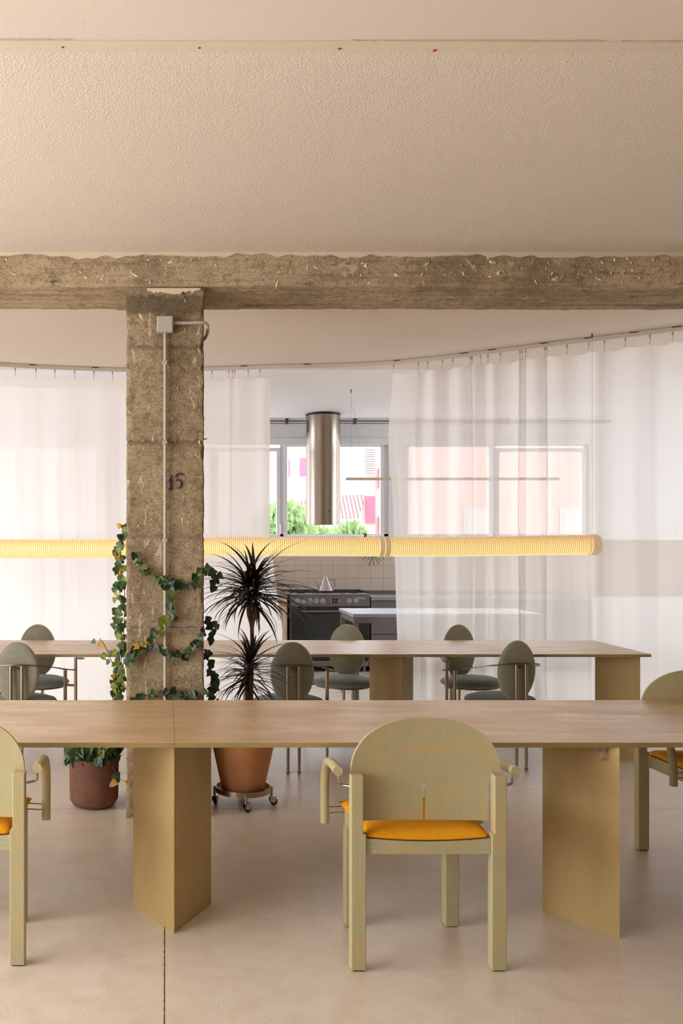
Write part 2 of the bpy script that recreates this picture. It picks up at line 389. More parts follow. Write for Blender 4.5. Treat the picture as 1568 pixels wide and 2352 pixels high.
# raised plaster ridges along the band and the wall plugs in it
b = MB()
for x0, x1, yy in ((-0.62, -0.29, 2.938), (0.56, 0.76, 2.945), (0.76, 1.35, 2.945), (1.4, 1.75, 2.95)):
    pts = [(x0+(x1-x0)*k/14, yy+0.002*noise.noise((x0+k, 0, 0)), HC-0.006) for k in range(15)]
    b.tube(pts, [0.001+0.003*abs(noise.noise((k*0.9, x0, 2))) for k in range(15)], 6)
b.tube([(0.882, 2.5, HC-0.005), (0.876, 2.62, HC-0.006), (0.872, 2.72, HC-0.005)], 0.0015, 5)
b.obj('plaster_ridges', M['chip'], ceil)
for x, y, mt, r in ((-0.32, 2.98, 'brownplug', .003), (0.105, 2.985, 'brownplug', .003), (0.543, 2.99, 'brownplug', .004), (0.842, 3.0, 'red', .005)):
    MB().lathe([(0.001, -0.004), (r*1.2, -0.003), (r*1.2, 0), (0, 0)], 12).obj('wall_plug', M[mt], ceil).location = (x, y, HC-0.006)

def disp_box(b, x0, x1, y0, y1, z0, z1, st, fn, skip=()):
    nx, ny, nz = [max(1, round((q-p)/st)) for p, q in ((x0, x1), (y0, y1), (z0, z1))]
    V = {}
    def g(i, j, k):
        if (i, j, k) not in V:
            p = Vector((x0+(x1-x0)*i/nx, y0+(y1-y0)*j/ny, z0+(z1-z0)*k/nz))
            V[i, j, k] = b.bm.verts.new(p + fn(p, i in (0, nx), j in (0, ny), k in (0, nz)))
        return V[i, j, k]
    def F(*q): b.bm.faces.new(q)
    for k in range(nz):
        for i in range(nx):
            for j in (0, ny): F(g(i, j, k), g(i+1, j, k), g(i+1, j, k+1), g(i, j, k+1))
        for j in range(ny):
            for i in (0, nx): F(g(i, j, k), g(i, j+1, k), g(i, j+1, k+1), g(i, j, k+1))
    if 'bottom' not in skip:
        for i in range(nx):
            for j in range(ny): F(g(i, j, 0), g(i+1, j, 0), g(i+1, j+1, 0), g(i, j+1, 0))

CX0, CX1, CY0, CY1 = -0.212, 0.208, 5.19, 5.62
def colfn(p, ex, ey, ez):
    d = noise.noise_vector(p*9)*0.0035 + noise.noise_vector(p*38)*0.0025
    for zj in (2.55, 2.035, 1.528, 1.0):
        t = abs(p.z-zj-0.008*noise.noise((p.x*7, p.y*7, zj)))
        if t < 0.014:
            dir_ = Vector((1 if p.x < -0.2 else (-1 if p.x > 0.2 else 0), 1 if p.y < 5.2 else 0, 0))
            d += dir_*0.006*(1-t/0.014)
    if ex and ey:
        c = max(0, noise.noise(p*14)+0.05)*0.022
        d += Vector((c if p.x < 0 else -c, c if p.y < 5.4 else -c, 0))
    d.z = 0 if ez else d.z
    return d
b = MB(); disp_box(b, CX0, CX1, CY0, CY1, 0, 2.885, 0.0125, colfn)
column = struct(b.obj('concrete_column', M['concrete_v'], None, True, None, 180))
column['label'] = 'square bare concrete column painted with a dark blue 15'
def beamfn(p, ex, ey, ez):
    d = noise.noise_vector(p*7)*0.004 + noise.noise_vector(p*30)*0.003
    if p.z < 2.88:
        g_ = abs(math.sin((p.y-5.17)*PI/0.105 + 0.25*noise.noise((p.x*1.5, 0, 0))))
        if g_ < 0.25 and not -0.35 < p.x < 0.45: d.z += 0.014
        d.z += 0.006*noise.noise((p.x*0.8, p.y*14, 3))
        if ey: d.z += 0.018*max(0, noise.noise((p.x*11, 1, p.y*3)))
    if p.y < 5.2: d.y += 0.004*noise.noise((p.x*1.2, 0, p.z*26))
    return d
b = MB(); disp_box(b, XL, XR, 5.165, 5.70, 2.872, HC, 0.0225, beamfn)
beam = struct(b.obj('concrete_beam', M['concrete_h'], None, True, None, 180))
# ragged white plaster lip under the ceiling along the beam face
def ragged(name, x0, x1, ztop, depth, y, amp, fr, par, n=500, thick=0.012):
    b = MB(); F_, K = [], []
    for i in range(n+1):
        x = x0+(x1-x0)*i/n
        dz = depth*(1+amp*noise.noise((x*fr, 3.3, 0))+amp*0.6*noise.noise((x*fr*4.1, 7, 0)))
        if x1-x0 < 1: dz *= math.sin(PI*min(1, max(0, i/n)))**0.45
        dz = max(dz, 0.002)
        F_.append((b.bm.verts.new((x, y, ztop)), b.bm.verts.new((x, y, ztop-dz))))
        K.append((b.bm.verts.new((x, y+thick, ztop)), b.bm.verts.new((x, y+thick+0.006, ztop-dz-0.001))))
    for i in range(n):
        b.bm.faces.new((F_[i][0], F_[i+1][0], F_[i+1][1], F_[i][1]))
        b.bm.faces.new((F_[i][1], F_[i+1][1], K[i+1][1], K[i][1]))
    return b.obj(name, M['chip'], par)
ragged('plaster_lip', XL, XR, HC, 0.016, 5.152, 1.5, 3.4, beam, 1500)
ragged('plaster_patch', -0.10, 0.19, 2.865, 0.028, 5.176, 0.6, 14, column, 80)
# plaster splashes standing proud on the beam face and column
random.seed(11)
def splashes(par, n, xr, zr, y, vert):
    b = MB()
    for _ in range(n):
        x, z = random.uniform(*xr), random.uniform(*zr); L = random.uniform(0.004, 0.020)*random.choice((.6, 1, 1, 1.5)); wd = L*random.uniform(0.15, 0.5)
        a = (PI/2 if vert else random.choice((0.3, 0.8, 1.2, 1.6, 2.3))) + random.gauss(0, 0.35)
        k = 7; pts = []
        for i in range(k*2):
            u = i/(k*2)*2*PI
            px = L*math.cos(u)*random.uniform(0.55, 1.2); pz = wd*math.sin(u)*random.uniform(0.3, 1.5)
            pts.append((x+px*math.cos(a)-pz*math.sin(a), z+px*math.sin(a)+pz*math.cos(a)))
        c = b.bm.verts.new((x, y-0.003, z)); vs_ = [b.bm.verts.new((p, y+0.006, q)) for p, q in pts]
        for i in range(len(vs_)): b.bm.faces.new((c, vs_[i], vs_[(i+1) % len(vs_)]))
    o = b.obj('plaster_splashes', M['chip'], par); o['kind'] = 'stuff'
splashes(beam, 260, (-1.0, 3.0), (2.89, 3.04), 5.162, False)
splashes(column, 110, (-0.19, 0.19), (1.0, 2.84), 5.187, True)

# painted 15: strokes as thin raised paint shapes
def stroke(name, pts, ws, par, mat, y=5.180, t=0.006):
    b = MB(); L, R = [], []
    for i, (x, z) in enumerate(pts):
        a = pts[max(0, i-1)]; c = pts[min(len(pts)-1, i+1)]
        d = Vector((c[0]-a[0], c[1]-a[1])).normalized(); nn = Vector((-d.y, d.x))*ws[i]/2
        L.append((x+nn.x, z+nn.y)); R.append((x-nn.x, z-nn.y))
    def row(P, yy): return [b.bm.verts.new((p[0], yy, p[1])) for p in P]
    a, c, e, f = row(L, y), row(R, y), row(L, y+t), row(R, y+t)
    for i in range(len(pts)-1):
        for P, Q in ((a, c), (e, a), (c, f)): b.bm.faces.new((P[i], P[i+1], Q[i+1], Q[i]))
    return b.obj(name, mat, par)
def pc(px, py): s = 2200/5.182; return ((px-380)/s, 1.516+(1235-py)/s)
o1 = stroke('painted_numeral', [pc(387, 1107), pc(391, 1101), pc(394.5, 1092)], [.003, .006, .003], column, M['ink'])
stroke('painted_numeral', [pc(393.6, 1091), pc(393, 1105), pc(392.3, 1123)], [.006, .0115, .012], column, M['ink'], 5.179)
stroke('painted_numeral', [pc(386.5, 1123), pc(392, 1124.2), pc(398, 1123)], [.004, .005, .003], column, M['ink'], 5.178)
five = [(418.5, 1091.5), (414.5, 1087.5), (409.5, 1087), (405.5, 1090.5), (403.8, 1096.5)]
stroke('painted_numeral', [pc(*p) for p in five], [.006, .007, .005, .008, .009], column, M['ink'])
five = [(402.5, 1104.5), (407, 1101.5), (412, 1103), (416, 1108), (416.6, 1113), (413.5, 1118), (409.5, 1121.3), (405.5, 1119.5)]
stroke('painted_numeral', [pc(*p) for p in five], [.003, .006, .009, .010, .010, .007, .006, .003], column, M['ink'])
for x0, x1, wd in ((300, 321, .006), (336, 366, .003), (387, 425, .004), (425, 461, .003)):
    stroke('chalk_line', [pc(x0, 1440), pc((x0+x1)/2, 1440.5), pc(x1, 1440)], [wd, wd, wd*.6], column, M['blueline'])
b = MB()
random.seed(8)
for i in range(46):
    x = random.uniform(-0.225, 0.22); b.ball((x, 5.18+random.uniform(-.008, .004), 0.003), random.uniform(.004, .010), (1, 1, .6))
o = b.obj('moss', M['moss'], column); o['kind'] = 'stuff'
MB().tube([(0.21, 5.3, 2.06), (0.228, 5.28, 2.062)], 0.0025, 6).obj('nail', M['darkmetal'], column)

# floor joints
b = MB(); random.seed(5); y = 0.8; pts = []
while y < 5.15: pts.append((-0.004+0.0007*noise.noise((y*25, 0, 0)), y)); y += 0.012
def flatstrip(b, pts, wf, z=0.0007):
    A = [b.bm.verts.new((x-wf(i)/2, y, z)) for i, (x, y) in enumerate(pts)]; B = [b.bm.verts.new((x+wf(i)/2, y, z)) for i, (x, y) in enumerate(pts)]
    for i in range(len(pts)-1): b.bm.faces.new((A[i], B[i], B[i+1], A[i+1]))
flatstrip(b, pts, lambda i: 0.0035*max(0.15, 1+0.9*noise.noise((i*0.45, 2, 0))))
fl = bpy.data.objects['floor']
b.obj('floor_joint', M['seam'], fl)
b = MB()
for yy in (5.36, 6.2): 
    P = [(XL+0.1+(XR-XL-0.2)*i/40, yy) for i in range(41)]
    A = [b.bm.verts.new((x, y-.0012, .0006)) for x, y in P]; B = [b.bm.verts.new((x, y+.0012, .0006)) for x, y in P]
    for i in range(40): b.bm.faces.new((A[i], A[i+1], B[i+1], B[i]))
b.obj('floor_joint', simple('faint_joint', srgb(168, 142, 116), 0.8), fl)

# side and rear walls (out of frame; left windows cut for daylight, kitchen side openings added with the fill lamps)
def wall(name, axis, pos, t, a0, a1, z0, z1, holes):
    b = MB(); cuts = sorted({a0, a1} | {h[0] for h in holes} | {h[1] for h in holes})
    for p, q in zip(cuts, cuts[1:]):
        segs = [(z0, z1)]
        for h in holes:
            if h[0] <= p and q <= h[1]: segs = [(z0, h[2]), (h[3], z1)]
        for s0, s1 in segs:
            if axis == 'x': b.box(pos, pos+t, p, q, s0, s1)
            else: b.box(p, q, pos, pos+t, s0, s1)
    return struct(b.obj(name, M['wall']))
wall('wall_left', 'x', XL, -0.2, YB, YW+.25, 0, HC+.12, [(-1.0, 4.2, 0.5, 2.6), (8.85, 11.15, 1.0, 2.6)])
wall('wall_kitchen_right', 'x', XR, 0.2, 7.0, YW+.25, 0, HC+.12, [(7.75, 10.85, 1.0, 2.6)])
wr = wall('wall_right', 'x', XR, 0.2, YB, 7.0, 0, HC+.12, []); wr.data.materials[0] = M['wall_dark']
wall('wall_rear', 'y', YB, -0.2, XL, XR, 0, HC+.12, []).data.materials[0] = M['wall_dark']
wb = wall('wall_back', 'y', YW, 0.25, XL, XR, 0, HC+.12, [(-3.8, -0.75, 1.53, 2.68), (-0.3, 2.66, 1.53, 2.68), (2.82, 5.05, 1.53, 2.66)])
MB().box(XL, XR, YW-0.02, YW, 2.62, 2.70).obj('lintel_trim', M['wall'], wb)

def window(name, x0, x1, z0, z1, panes):
    b = MB(); y0, y1 = YW+0.05, YW+0.11
    b.box(x0, x1, y0, y1, z1-0.045, z1); b.box(x0, x1, y0, y1, z0, z0+0.03)
    b.box(x0, x0+.05, y0, y1, z0, z1); b.box(x1-.05, x1, y0, y1, z0, z1)
    xs = sorted(panes)
    for (a, c), (d, e) in zip([(p[0], p[1]) for p in xs], [(p[0], p[1]) for p in xs][1:]):
        m_ = (c+d)/2; b.box(m_-.02, m_+.02, y0, y1, z0, z1)
    fr = struct(b.obj(name, M['frame']))
    for i, p in enumerate(xs):
        a, c, zz0, zz1 = p
        b = MB(); t = 0.045
        for q in ((a-t, a, zz0-t, zz1+t), (c, c+t, zz0-t, zz1+t), (a, c, zz0-t, zz0), (a, c, zz1, zz1+t)):
            b.box(q[0], q[1], YW+.03, YW+.09, q[2], q[3], None, .004)
        sh = b.obj('sash', M['frame'], fr)
        MB().box(a, c, YW+.06, YW+.064, zz0, zz1).obj('pane', M['glass'], sh)
    return fr
w1 = window('window_1', -0.3, 2.66, 1.53, 2.68, [(-0.2, 0.52, 1.56, 2.55), (0.63, 1.325, 1.56, 2.545), (1.452, 2.565, 1.545, 2.60)])
b = MB(); b.box(1.355, 1.385, YW+.015, YW+.03, 1.60, 1.68, None, .004); b.tube([(1.37, YW+.02, 1.665), (1.37, YW-.01, 1.665), (1.368, YW-.012, 1.56)], .007, 8)
b.obj('handle', M['white'], w1, True)
window('window_2', 2.82, 5.05, 1.53, 2.66, [(2.90, 3.86, 1.56, 2.60), (3.98, 4.97, 1.56, 2.54)])
window('window_3', -3.8, -0.75, 1.53, 2.68, [(-3.72, -2.85, 1.56, 2.58), (-2.74, -1.80, 1.56, 2.58), (-1.69, -0.83, 1.56, 2.58)])
# curtain rail pipe in front of the kitchen windows
pr = thing('kitchen_curtain_pole', 'thin grey metal pole fixed under the kitchen ceiling above the window', 'curtain pole', (1.6, 11.2, 2.88))
MB().tube([(-3.8, 0, 0), (3.6, 0, 0)], .010, 8).obj('pole', M['steelg'], pr, True)
MB().tube([(-3.8, 0.06, -.02), (3.6, 0.06, -.02)], .005, 6).obj('pole', M['steelg'], pr, True)
for x in (-2.4, -.18, .62, 2.4): MB().box(x-.013, x+.013, -.01, .08, -.03, .035).obj('bracket', M['darkmetal'], pr)

# backsplash tiles
me0 = MB().box(-.0735, .0735, -.004, .004, -.0735, .0735, None, .0015).obj('tile', M['tile'], wb)
me0.location = (1.478-.15*7, YW-.010, 0.962)
b = MB().box(XL+.1, XR-.1, YW-.009, YW-.0005, 0.82, 1.49); b.obj('grout_bed', M['grout'], wb)
for r in range(4):
    for c in range(-4, 26):
        if (r, c) == (0, 0): continue
        t = me0.copy(); COL.objects.link(t); t.location = (1.478-.15*7+.149*c, YW-.010-random.uniform(0, .0012), 0.962+.149*r)

# ------------------------------------------------------------------ outside
fb = thing('apartment_building', 'pale sunlit apartment block with striped awnings seen through the kitchen window', 'building', (3, 30, -3))
def fo(px, py): s = 2200/30; return ((px-380)/s-3, 1.516+(1235-py)/s+3)
MB().box(-14, 4.0, 0, 6, 0, 14).obj('wall', M['facade'], fb)
x0, z0 = fo(834, 1204); x1, z1 = fo(860, 1024)
MB().box(x0, x1, -.12, 0, z0-4, z1+1).obj('brick_bay', M['brickp'], fb)
def fbox(nm, a, bb, y0, y1, mt, par=fb):
    p = fo(*a); q = fo(*bb); return MB().box(p[0], q[0], y0, y1, q[1], p[1]).obj(nm, mt, par)
for a, bb in (((837, 1140), (858, 1202)), ((687, 1053), (701, 1095)), ((866, 1077), (871, 1122)), ((866, 1187), (871, 1230)), ((661, 1056), (664, 1096))):
    fbox('pink_shutter', a, bb, -.2, -.11, M['pinksh'])
p = fo(835, 1029); q = fo(858, 1092)
for k in range(12):
    z = q[1]+(p[1]-q[1])*k/12; MB().box(p[0], q[0], -.2, -.11, z, z+.05).obj('shutter_slat', M['shutterw'], fb)
def awn(a, c, out):
    (ax, az), (bx, bz) = fo(*a), fo(*c); b = MB(); d = 0.35
    V = [b.bm.verts.new(v) for v in ((ax, -.15, az), (bx, -.15, az), (bx-d, -out, bz), (ax-d, -out, bz), (ax, -.15, az-.04), (bx, -.15, az-.04), (bx-d, -out, bz-.04), (ax-d, -out, bz-.04))]
    for f in ((0, 1, 2, 3), (4, 7, 6, 5), (0, 4, 5, 1), (1, 5, 6, 2), (2, 6, 7, 3), (3, 7, 4, 0)): b.bm.faces.new([V[i] for i in f])
    return b.obj('awning', M['awning'], fb)
awn((783, 1137), (835, 1190), .9); awn((682, 1150), (722, 1187), .9)
fb2 = thing('brick_building', 'pink brick building with light windows behind the right sheer curtain', 'building', (11.3, 28, -3))
MB().box(-4.1, 4.5, 0, 6, 0, 7.9).obj('wall', M['brickp'], fb2)
for x, z in ((-2.6, 4.0), (.2, 4.0), (-2.6, 1.5), (.2, 1.5)):
    wf = MB().box(x, x+.95, -.08, 0, z, z+1.4).obj('window', M['shutterw'], fb2)
    MB().box(x+.1, x+.85, -.1, -.08, z+.1, z+1.3).obj('pane', M['facade'], wf)  # pale opaque colour stands in for a bright reflection in the glass
MB().box(-40, 60, 11.8, 90, -3.2, -3.0).obj('street_ground', M['facade'])['kind'] = 'structure'
def tree(label, loc, R, n, h):
    t = thing('street_tree', label, 'tree', loc, 0, 'trees outside the kitchen window')
    MB().tube([(0, 0, 0), (.05, 0, h*.6), (0, .05, h)], [.12, .09, .05], 8).obj('trunk', M['bark'], t, True)
    b = MB(); random.seed(int(R*100)+n)
    for _ in range(n):
        d = Vector((random.gauss(0, 1), random.gauss(0, 1), random.gauss(0, 1))).normalized()*R*random.uniform(.3, 1)
        d.z *= .75; c = Vector((0, 0, h))+d
        mt = Matrix.Translation(c) @ Euler((random.uniform(0, 6), random.uniform(0, 6), random.uniform(0, 6))).to_matrix().to_4x4()
        s = random.uniform(.05, .11)
        V = [b.bm.verts.new(mt @ Vector(v)) for v in ((-s, 0, 0), (0, -s*.45, .01), (s, 0, 0), (0, s*.45, .01))]; b.bm.faces.new(V)
    o = b.obj('foliage', M['tree'], t); o['kind'] = 'stuff'
tree('green tree behind the handle of the kitchen window sash', (2.08, 17, -3), .62, 1500, 4.72)
tree('low green tree below the hood, behind the lamp', (3.2, 20, -3), .5, 900, 4.4)
tree('small green tree right of the hood through the window', (4.42, 23, -3), .42, 600, 4.6)

# ------------------------------------------------------------------ curtains
railP = [(-3.4, 7.3), (-2.7, 7.8), (-1.45, 8.4), (-.354, 8.66), (.352, 8.61), (.927, 8.5), (1.96, 8.3), (2.97, 7.55), (3.76, 6.92), (4.7, 6.1), (5.6, 5.9)]
rp = catmull([(x, y, 0) for x, y in railP], 24)
cum = [0]
for a, c in zip(rp, rp[1:]): cum.append(cum[-1]+(c-a).length)
def rail_at(s):
    s = min(max(s, 0), cum[-1]-1e-4)
    import bisect
    i = min(bisect.bisect_right(cum, s)-1, len(rp)-2); t = (s-cum[i])/(cum[i+1]-cum[i])
    p = rp[i].lerp(rp[i+1], t); d = (rp[i+1]-rp[i]).normalized()
    return p, d
def s_of_px(px):
    best = min(range(2000), key=lambda k: abs((lambda p: p.x/p.y*2200+380-px)(rail_at(cum[-1]*k/2000)[0])))
    return cum[-1]*best/2000
rail = thing('curtain_rail', 'curved white curtain rail screwed to the ceiling', 'curtain rail', (rp[0].x, rp[0].y, HC-.035))
b = MB(); prev = None
for p in rp[::3]+[rp[-1]]:
    i = rp.index(p); d = (rp[min(i+1, len(rp)-1)]-rp[max(i-1, 0)]).normalized(); nn = Vector((-d.y, d.x, 0))
    q = p-rp[0]
    ring = [b.bm.verts.new(q+nn*a+Vector((0, 0, z))) for a, z in ((-.011, 0), (.011, 0), (.011, .032), (-.011, .032))]
    if prev:
        for k in range(4): b.bm.faces.new((prev[k], prev[(k+1) % 4], ring[(k+1) % 4], ring[k]))
    prev = ring
b.obj('track', M['railm'], rail)
for px in (-160, 75, 218, 420, 560, 705, 912, 1067, 1130, 1250, 1352, 1456, 1555):
    p, d = rail_at(s_of_px(px)); o = MB().box(-.03, .03, -.019, .019, .027, .0348).obj('ceiling_clip', M['darkmetal'], rail)
    o.location = p-rp[0]; o.rotation_euler.z = math.atan2(d.y, d.x)

ZT = 2.945
def curtain(name, label, s0, s1, hooks, L, mat, hemmat, edge=None, amp_max=.05, seed=1, low=1.0):
    rnd = random.Random(seed)
    base, _ = rail_at((s0+s1)/2)
    root = thing(name, label, 'curtain', (base.x, base.y, 0))
    hk = [s0]+[h for h in hooks if s0+.01 < h < s1-.01]+[s1]
    def topz(s):
        for i in range(len(hk)-1):
            if hk[i] <= s <= hk[i+1]:
                t = (s-hk[i])/(hk[i+1]-hk[i]); return ZT-min(.017, .14*(hk[i+1]-hk[i]))*math.sin(PI*t)
        return ZT
    A = []
    for i in range(len(hk)-1):
        d = hk[i+1]-hk[i]; a = 0.5*math.sqrt(max(0.0004, (L/2)**2-(min(d, L*.985)/2)**2)); A.append(min(amp_max, a))
    def off(s, z):
        for i in range(len(hk)-1):
            if hk[i] <= s <= hk[i+1]:
                t = (s-hk[i])/(hk[i+1]-hk[i]); sg = 1 if i % 2 else -1
                g = sg*A[i]*math.sin(PI*t); break
        else: g = 0
        k = min(1, (ZT-z)/1.0)
        g2 = noise.noise((s*2.3, z*.28, seed))*.05+noise.noise((s*7.5+z*.25, z*.16, seed*3))*.022+noise.noise((s*17+z*.2, z*.1, seed*5))*.008
        return g*(1-.15*k)*low + g2*k*(1.5 if low >= 1 else 1)
    ds = 0.0085; ns = max(2, int((s1-s0)/ds)); zs = [0, .02, .05, .09]+[.09+.11*k for k in range(1, 26)]
    def sheet(name, z_from, z_to, mat, dn):
        b = MB(); rows = []
        fr = [z for z in zs if z_from <= z <= z_to]
        for i in range(ns+1):
            s = s0+(s1-s0)*i/ns; p, d = rail_at(s); nn = Vector((-d.y, d.x, 0)); tz = topz(s); colv = []
            for f in fr:
                z = tz-f*(tz-.02)/zs[-1] if f > .09 else tz-f
                q = p+nn*(off(s, z)+dn)
                if edge: q = q+d*edge(s, z)
                colv.append(b.bm.verts.new((q.x-base.x, q.y-base.y, z)))
            rows.append(colv)
        for i in range(ns):
            for k in range(len(fr)-1): b.bm.faces.new((rows[i][k], rows[i+1][k], rows[i+1][k+1], rows[i][k+1]))
        return b.obj(name, mat, root, True, None, 180)
    sheet('fabric', 0, 99, mat, 0)
    sheet('header_hem', 0, .09, hemmat, .006)
    hb = MB().box(-.006, .006, -.004, .004, .045, .075); hb.tube([(0, 0, .05), (.004, 0, .03), (-.004, 0, .012), (.003, 0, -.01)], .0022, 6)
    h0 = hb.obj('hook', M['pvc'], root); first = True
    for s in hk[1:-1]+([hk[0]+.006] if edge else []):
        p, d = rail_at(s); h = h0 if first else h0.copy()
        if not first: COL.objects.link(h)
        first = False; h.location = (p.x-base.x, p.y-base.y, ZT); h.rotation_euler.z = math.atan2(d.y, d.x)
    return root
sL = s_of_px(619)
hl = [s_of_px(px) for px in (-190, -145, -100, -55, -10, 35, 82, 126, 171, 215, 258, 300, 345, 392, 440, 487, 526, 533, 538, 570, 597)]
def edgeL(s, z):
    wgt = max(0, 1-(sL-s)/.6); return wgt*(0.11*max(0, min(1, (1.5-z)/.8)))
curtain('sheer_curtain', 'left sheer white curtain panel hanging behind the concrete column', .15, sL, [.15+.17*k for k in range(1, 6)]+hl, .19, M['sheerl'], M['sheer'], edgeL, .028, 2, .55)
sR = s_of_px(903)
hr = [s_of_px(px) for px in (960, 982, 1016, 1040, 1080, 1084, 1103, 1120, 1148, 1193, 1200, 1207, 1250, 1255, 1302, 1352, 1388, 1436, 1492, 1545)]
s = hr[-1]
while s < cum[-1]-.3: s += .19; hr.append(s)
def edgeR(s, z):
    wgt = max(0, 1-(s-sR)/.35)
    return wgt*(-.045*math.exp(-((z-2.35)/.38)**2)+.05*max(0, min(1, (1.6-z)/1.6)))
curtain('sheer_curtain', 'right sheer white curtain panel in loose folds, right of the extractor hood', sR, cum[-1]-.05, hr, .20, M['sheer'], M['sheer'], edgeR, .07, 5, 1.1)

# ------------------------------------------------------------------ tube lamp
LX0, LX1, LY, LZ, R0 = -2.3, 3.25, 7.2, 1.448, .0705
lamp = thing('tube_lamp', 'long glowing ribbed hose lamp hanging above the far table', 'lamp', (0, LY, LZ))
def lc(x): return Vector((x, .012*math.sin(x*1.7), .006*x+.005*math.sin(x*2.3)-.008))
def hose(x0, x1):
    b = MB(); seg = 36; prev = None; n = int((x1-x0)/PITCH*6)
    for i in range(n+1):
        x = x0+(x1-x0)*i/n; r = R0+.0038*math.cos(2*PI*x/PITCH); c = lc(x)
        ring = [b.bm.verts.new(c+Vector((0, r*math.cos(2*PI*k/seg), r*math.sin(2*PI*k/seg)))) for k in range(seg)]
        if prev:
            for k in range(seg): b.bm.faces.new((prev[k], prev[(k+1) % seg], ring[(k+1) % seg], ring[k]))
        prev = ring
    return b.obj('ribbed_hose', M['glow'], lamp, True, None, 180)
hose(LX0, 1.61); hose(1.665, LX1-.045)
def cuff(name, x, wd, r, mt):
    c = lc(x); return MB().lathe([(r-.008, -wd/2), (r, -wd/2), (r, wd/2), (r-.008, wd/2)], 36, mat=Matrix.Translation(c) @ Matrix.Rotation(PI/2, 4, 'Y')).obj(name, mt, lamp, True)
cuff('joint_cuff', 1.617, .028, .077, M['ring']); cuff('joint_cuff', 1.66, .036, .079, M['ring'])
cuff('inner_sleeve', 1.638, .05, .073, M['glow'])
c = lc(LX1-.035)
MB().lathe([(.070, -.03), (.078, -.03), (.078, .02), (.072, .032), (0, .032)], 36, mat=Matrix.Translation(c) @ Matrix.Rotation(PI/2, 4, 'Y')).obj('end_cap', M['ring'], lamp, True)
cuff('clamp_band', LX1-.085, .008, .0765, M['ring'])
def wire(x, y0, zc, par, ztop, stub=True):
    o = MB().tube([(x, y0, zc), (x, y0, ztop)], .0011, 6).obj('suspension_wire', M['pvc'], par)
    MB().lathe([(0, -.035), (.003, -.033), (.006, -.02), (.006, 0)], 10, c=(x, y0, ztop)).obj('ceiling_anchor', M['darkmetal'], par)
for x in (3.205, .0, -1.9): wire(x, 0, R0, lamp, HC-LZ)
MB().box(LX1-.004, LX1+.012, -.01, .01, .02, .06).obj('wire_clip', M['darkmetal'], lamp)

# thin bar lamp in the kitchen
bl = thing('bar_lamp', 'thin straight white bar lamp hanging in front of the kitchen window', 'lamp', (2.87, 9.6, 2.105))
MB().box(-1.065, 1.075, -.012, .012, -.014, .014, None, .003).obj('bar', M['cream'], bl)
for x in (-1.01, .95):
    MB().tube([(x, 0, .014), (x, 0, ceil_z(9.6)-2.105)], .0014, 6).obj('suspension_wire', M['pvc'], bl)
    MB().lathe([(0, -.04), (.004, -.036), (.006, 0)], 10, c=(x, 0, ceil_z(9.6)-2.105)).obj('ceiling_anchor', M['darkmetal'], bl)
MB().tube(catmull([(-1.01, 0, .75), (-.97, 0, .62), (-.92, .01, .3), (-.9, .03, .05), (-.88, 0, .014)], 6), .0012, 5).obj('power_cable', M['pvc'], bl)

# ------------------------------------------------------------------ extractor hood
hd = thing('extractor_hood', 'tall cylindrical stainless steel extractor hood hanging above the cooker', 'extractor hood', (1.80, 10.95, 1.665))
zc = ceil_z(10.95)-1.665
MB().lathe([(.17, .0), (.1925, 0), (.1925, .83), (.1935, .832), (.1935, zc-.012)], 64).obj('cylinder', M['steel'], hd, True)
MB().lathe([(.18, zc-.02), (.197, zc-.018), (.197, zc), (.18, zc)], 64).obj('top_ring', M['black'], hd, True)
MB().lathe([(0, .03), (.17, .03), (.17, .0), (.15, 0)], 48).obj('filter_plate', M['darkmetal'], hd, True)
b = MB()
for r in range(6):
    for c in range(3):
        a = PI+.28+.07*c; z = 1.165-.025*r*.9
        b.box(-.0045, .0045, -.003, .003, z, z+.012, Matrix.Rotation(a+PI/2, 4, 'Z') @ Matrix.Translation((0, -.1935, 0)))
b.obj('vent_slots', M['black'], hd)
b = MB(); rt = Matrix.Translation((.035, -.1895, 0))
def l2(px, pz, p2, q2, wd=.0022): b.tube([(.035+px, -.1915, .15+pz), (.035+p2, -.1915, .15+q2)], wd/2, 5)
s_ = .010
for q in ((-s_, -s_, s_, -s_), (s_, -s_, s_, s_), (s_, s_, -s_, s_), (-s_, s_, -s_, -s_), (-s_*.7, -s_*.7, s_*.7, s_*.7), (-s_*.7, s_*.7, s_*.7, -s_*.7), (-.022, -.025, .022, -.025)): l2(*q)
b.obj('maker_mark', M['black'], hd)

# ------------------------------------------------------------------ kitchen: cooker, counters, work table
CK = (1.853, 10.8, 0)
ck = thing('range_cooker', 'wide stainless steel range cooker with gas hob and dark glass oven door', 'cooker', CK)
MB().box(-.449, .449, .02, .59, .10, .735, None, .004).obj('body', M['steelg'], ck)
MB().box(-.449, .449, -.005, .59, .738, .872, None, .004).obj('control_panel', M['steelg'], ck)
MB().box(-.451, .451, -.01, .595, .872, .882, None, .003).obj('hob_plate', M['steeltop'], ck)
od = MB().box(-.435, .435, -.015, .02, .135, .728, None, .004).obj('oven_door', M['black'], ck)
MB().box(-.33, .33, -.018, -.012, .22, .66).obj('door_glass', M['glassb'], od)
b = MB().tube([(-.33, -.055, .690), (.33, -.055, .690)], .010, 12)
for x in (-.31, .31): b.tube([(x, -.015, .690), (x, -.055, .690)], .007, 8)
b.obj('door_handle', M['steel'], od, True)
MB().box(-.435, .435, -.01, .02, .065, .13, None, .003).obj('plinth_drawer', M['steelg'], ck)
for x in (-.4, .4):
    for y in (.06, .54): MB().lathe([(.02, 0), (.016, .065)], 12, c=(x, y, 0)).obj('foot', M['steelg'], ck)
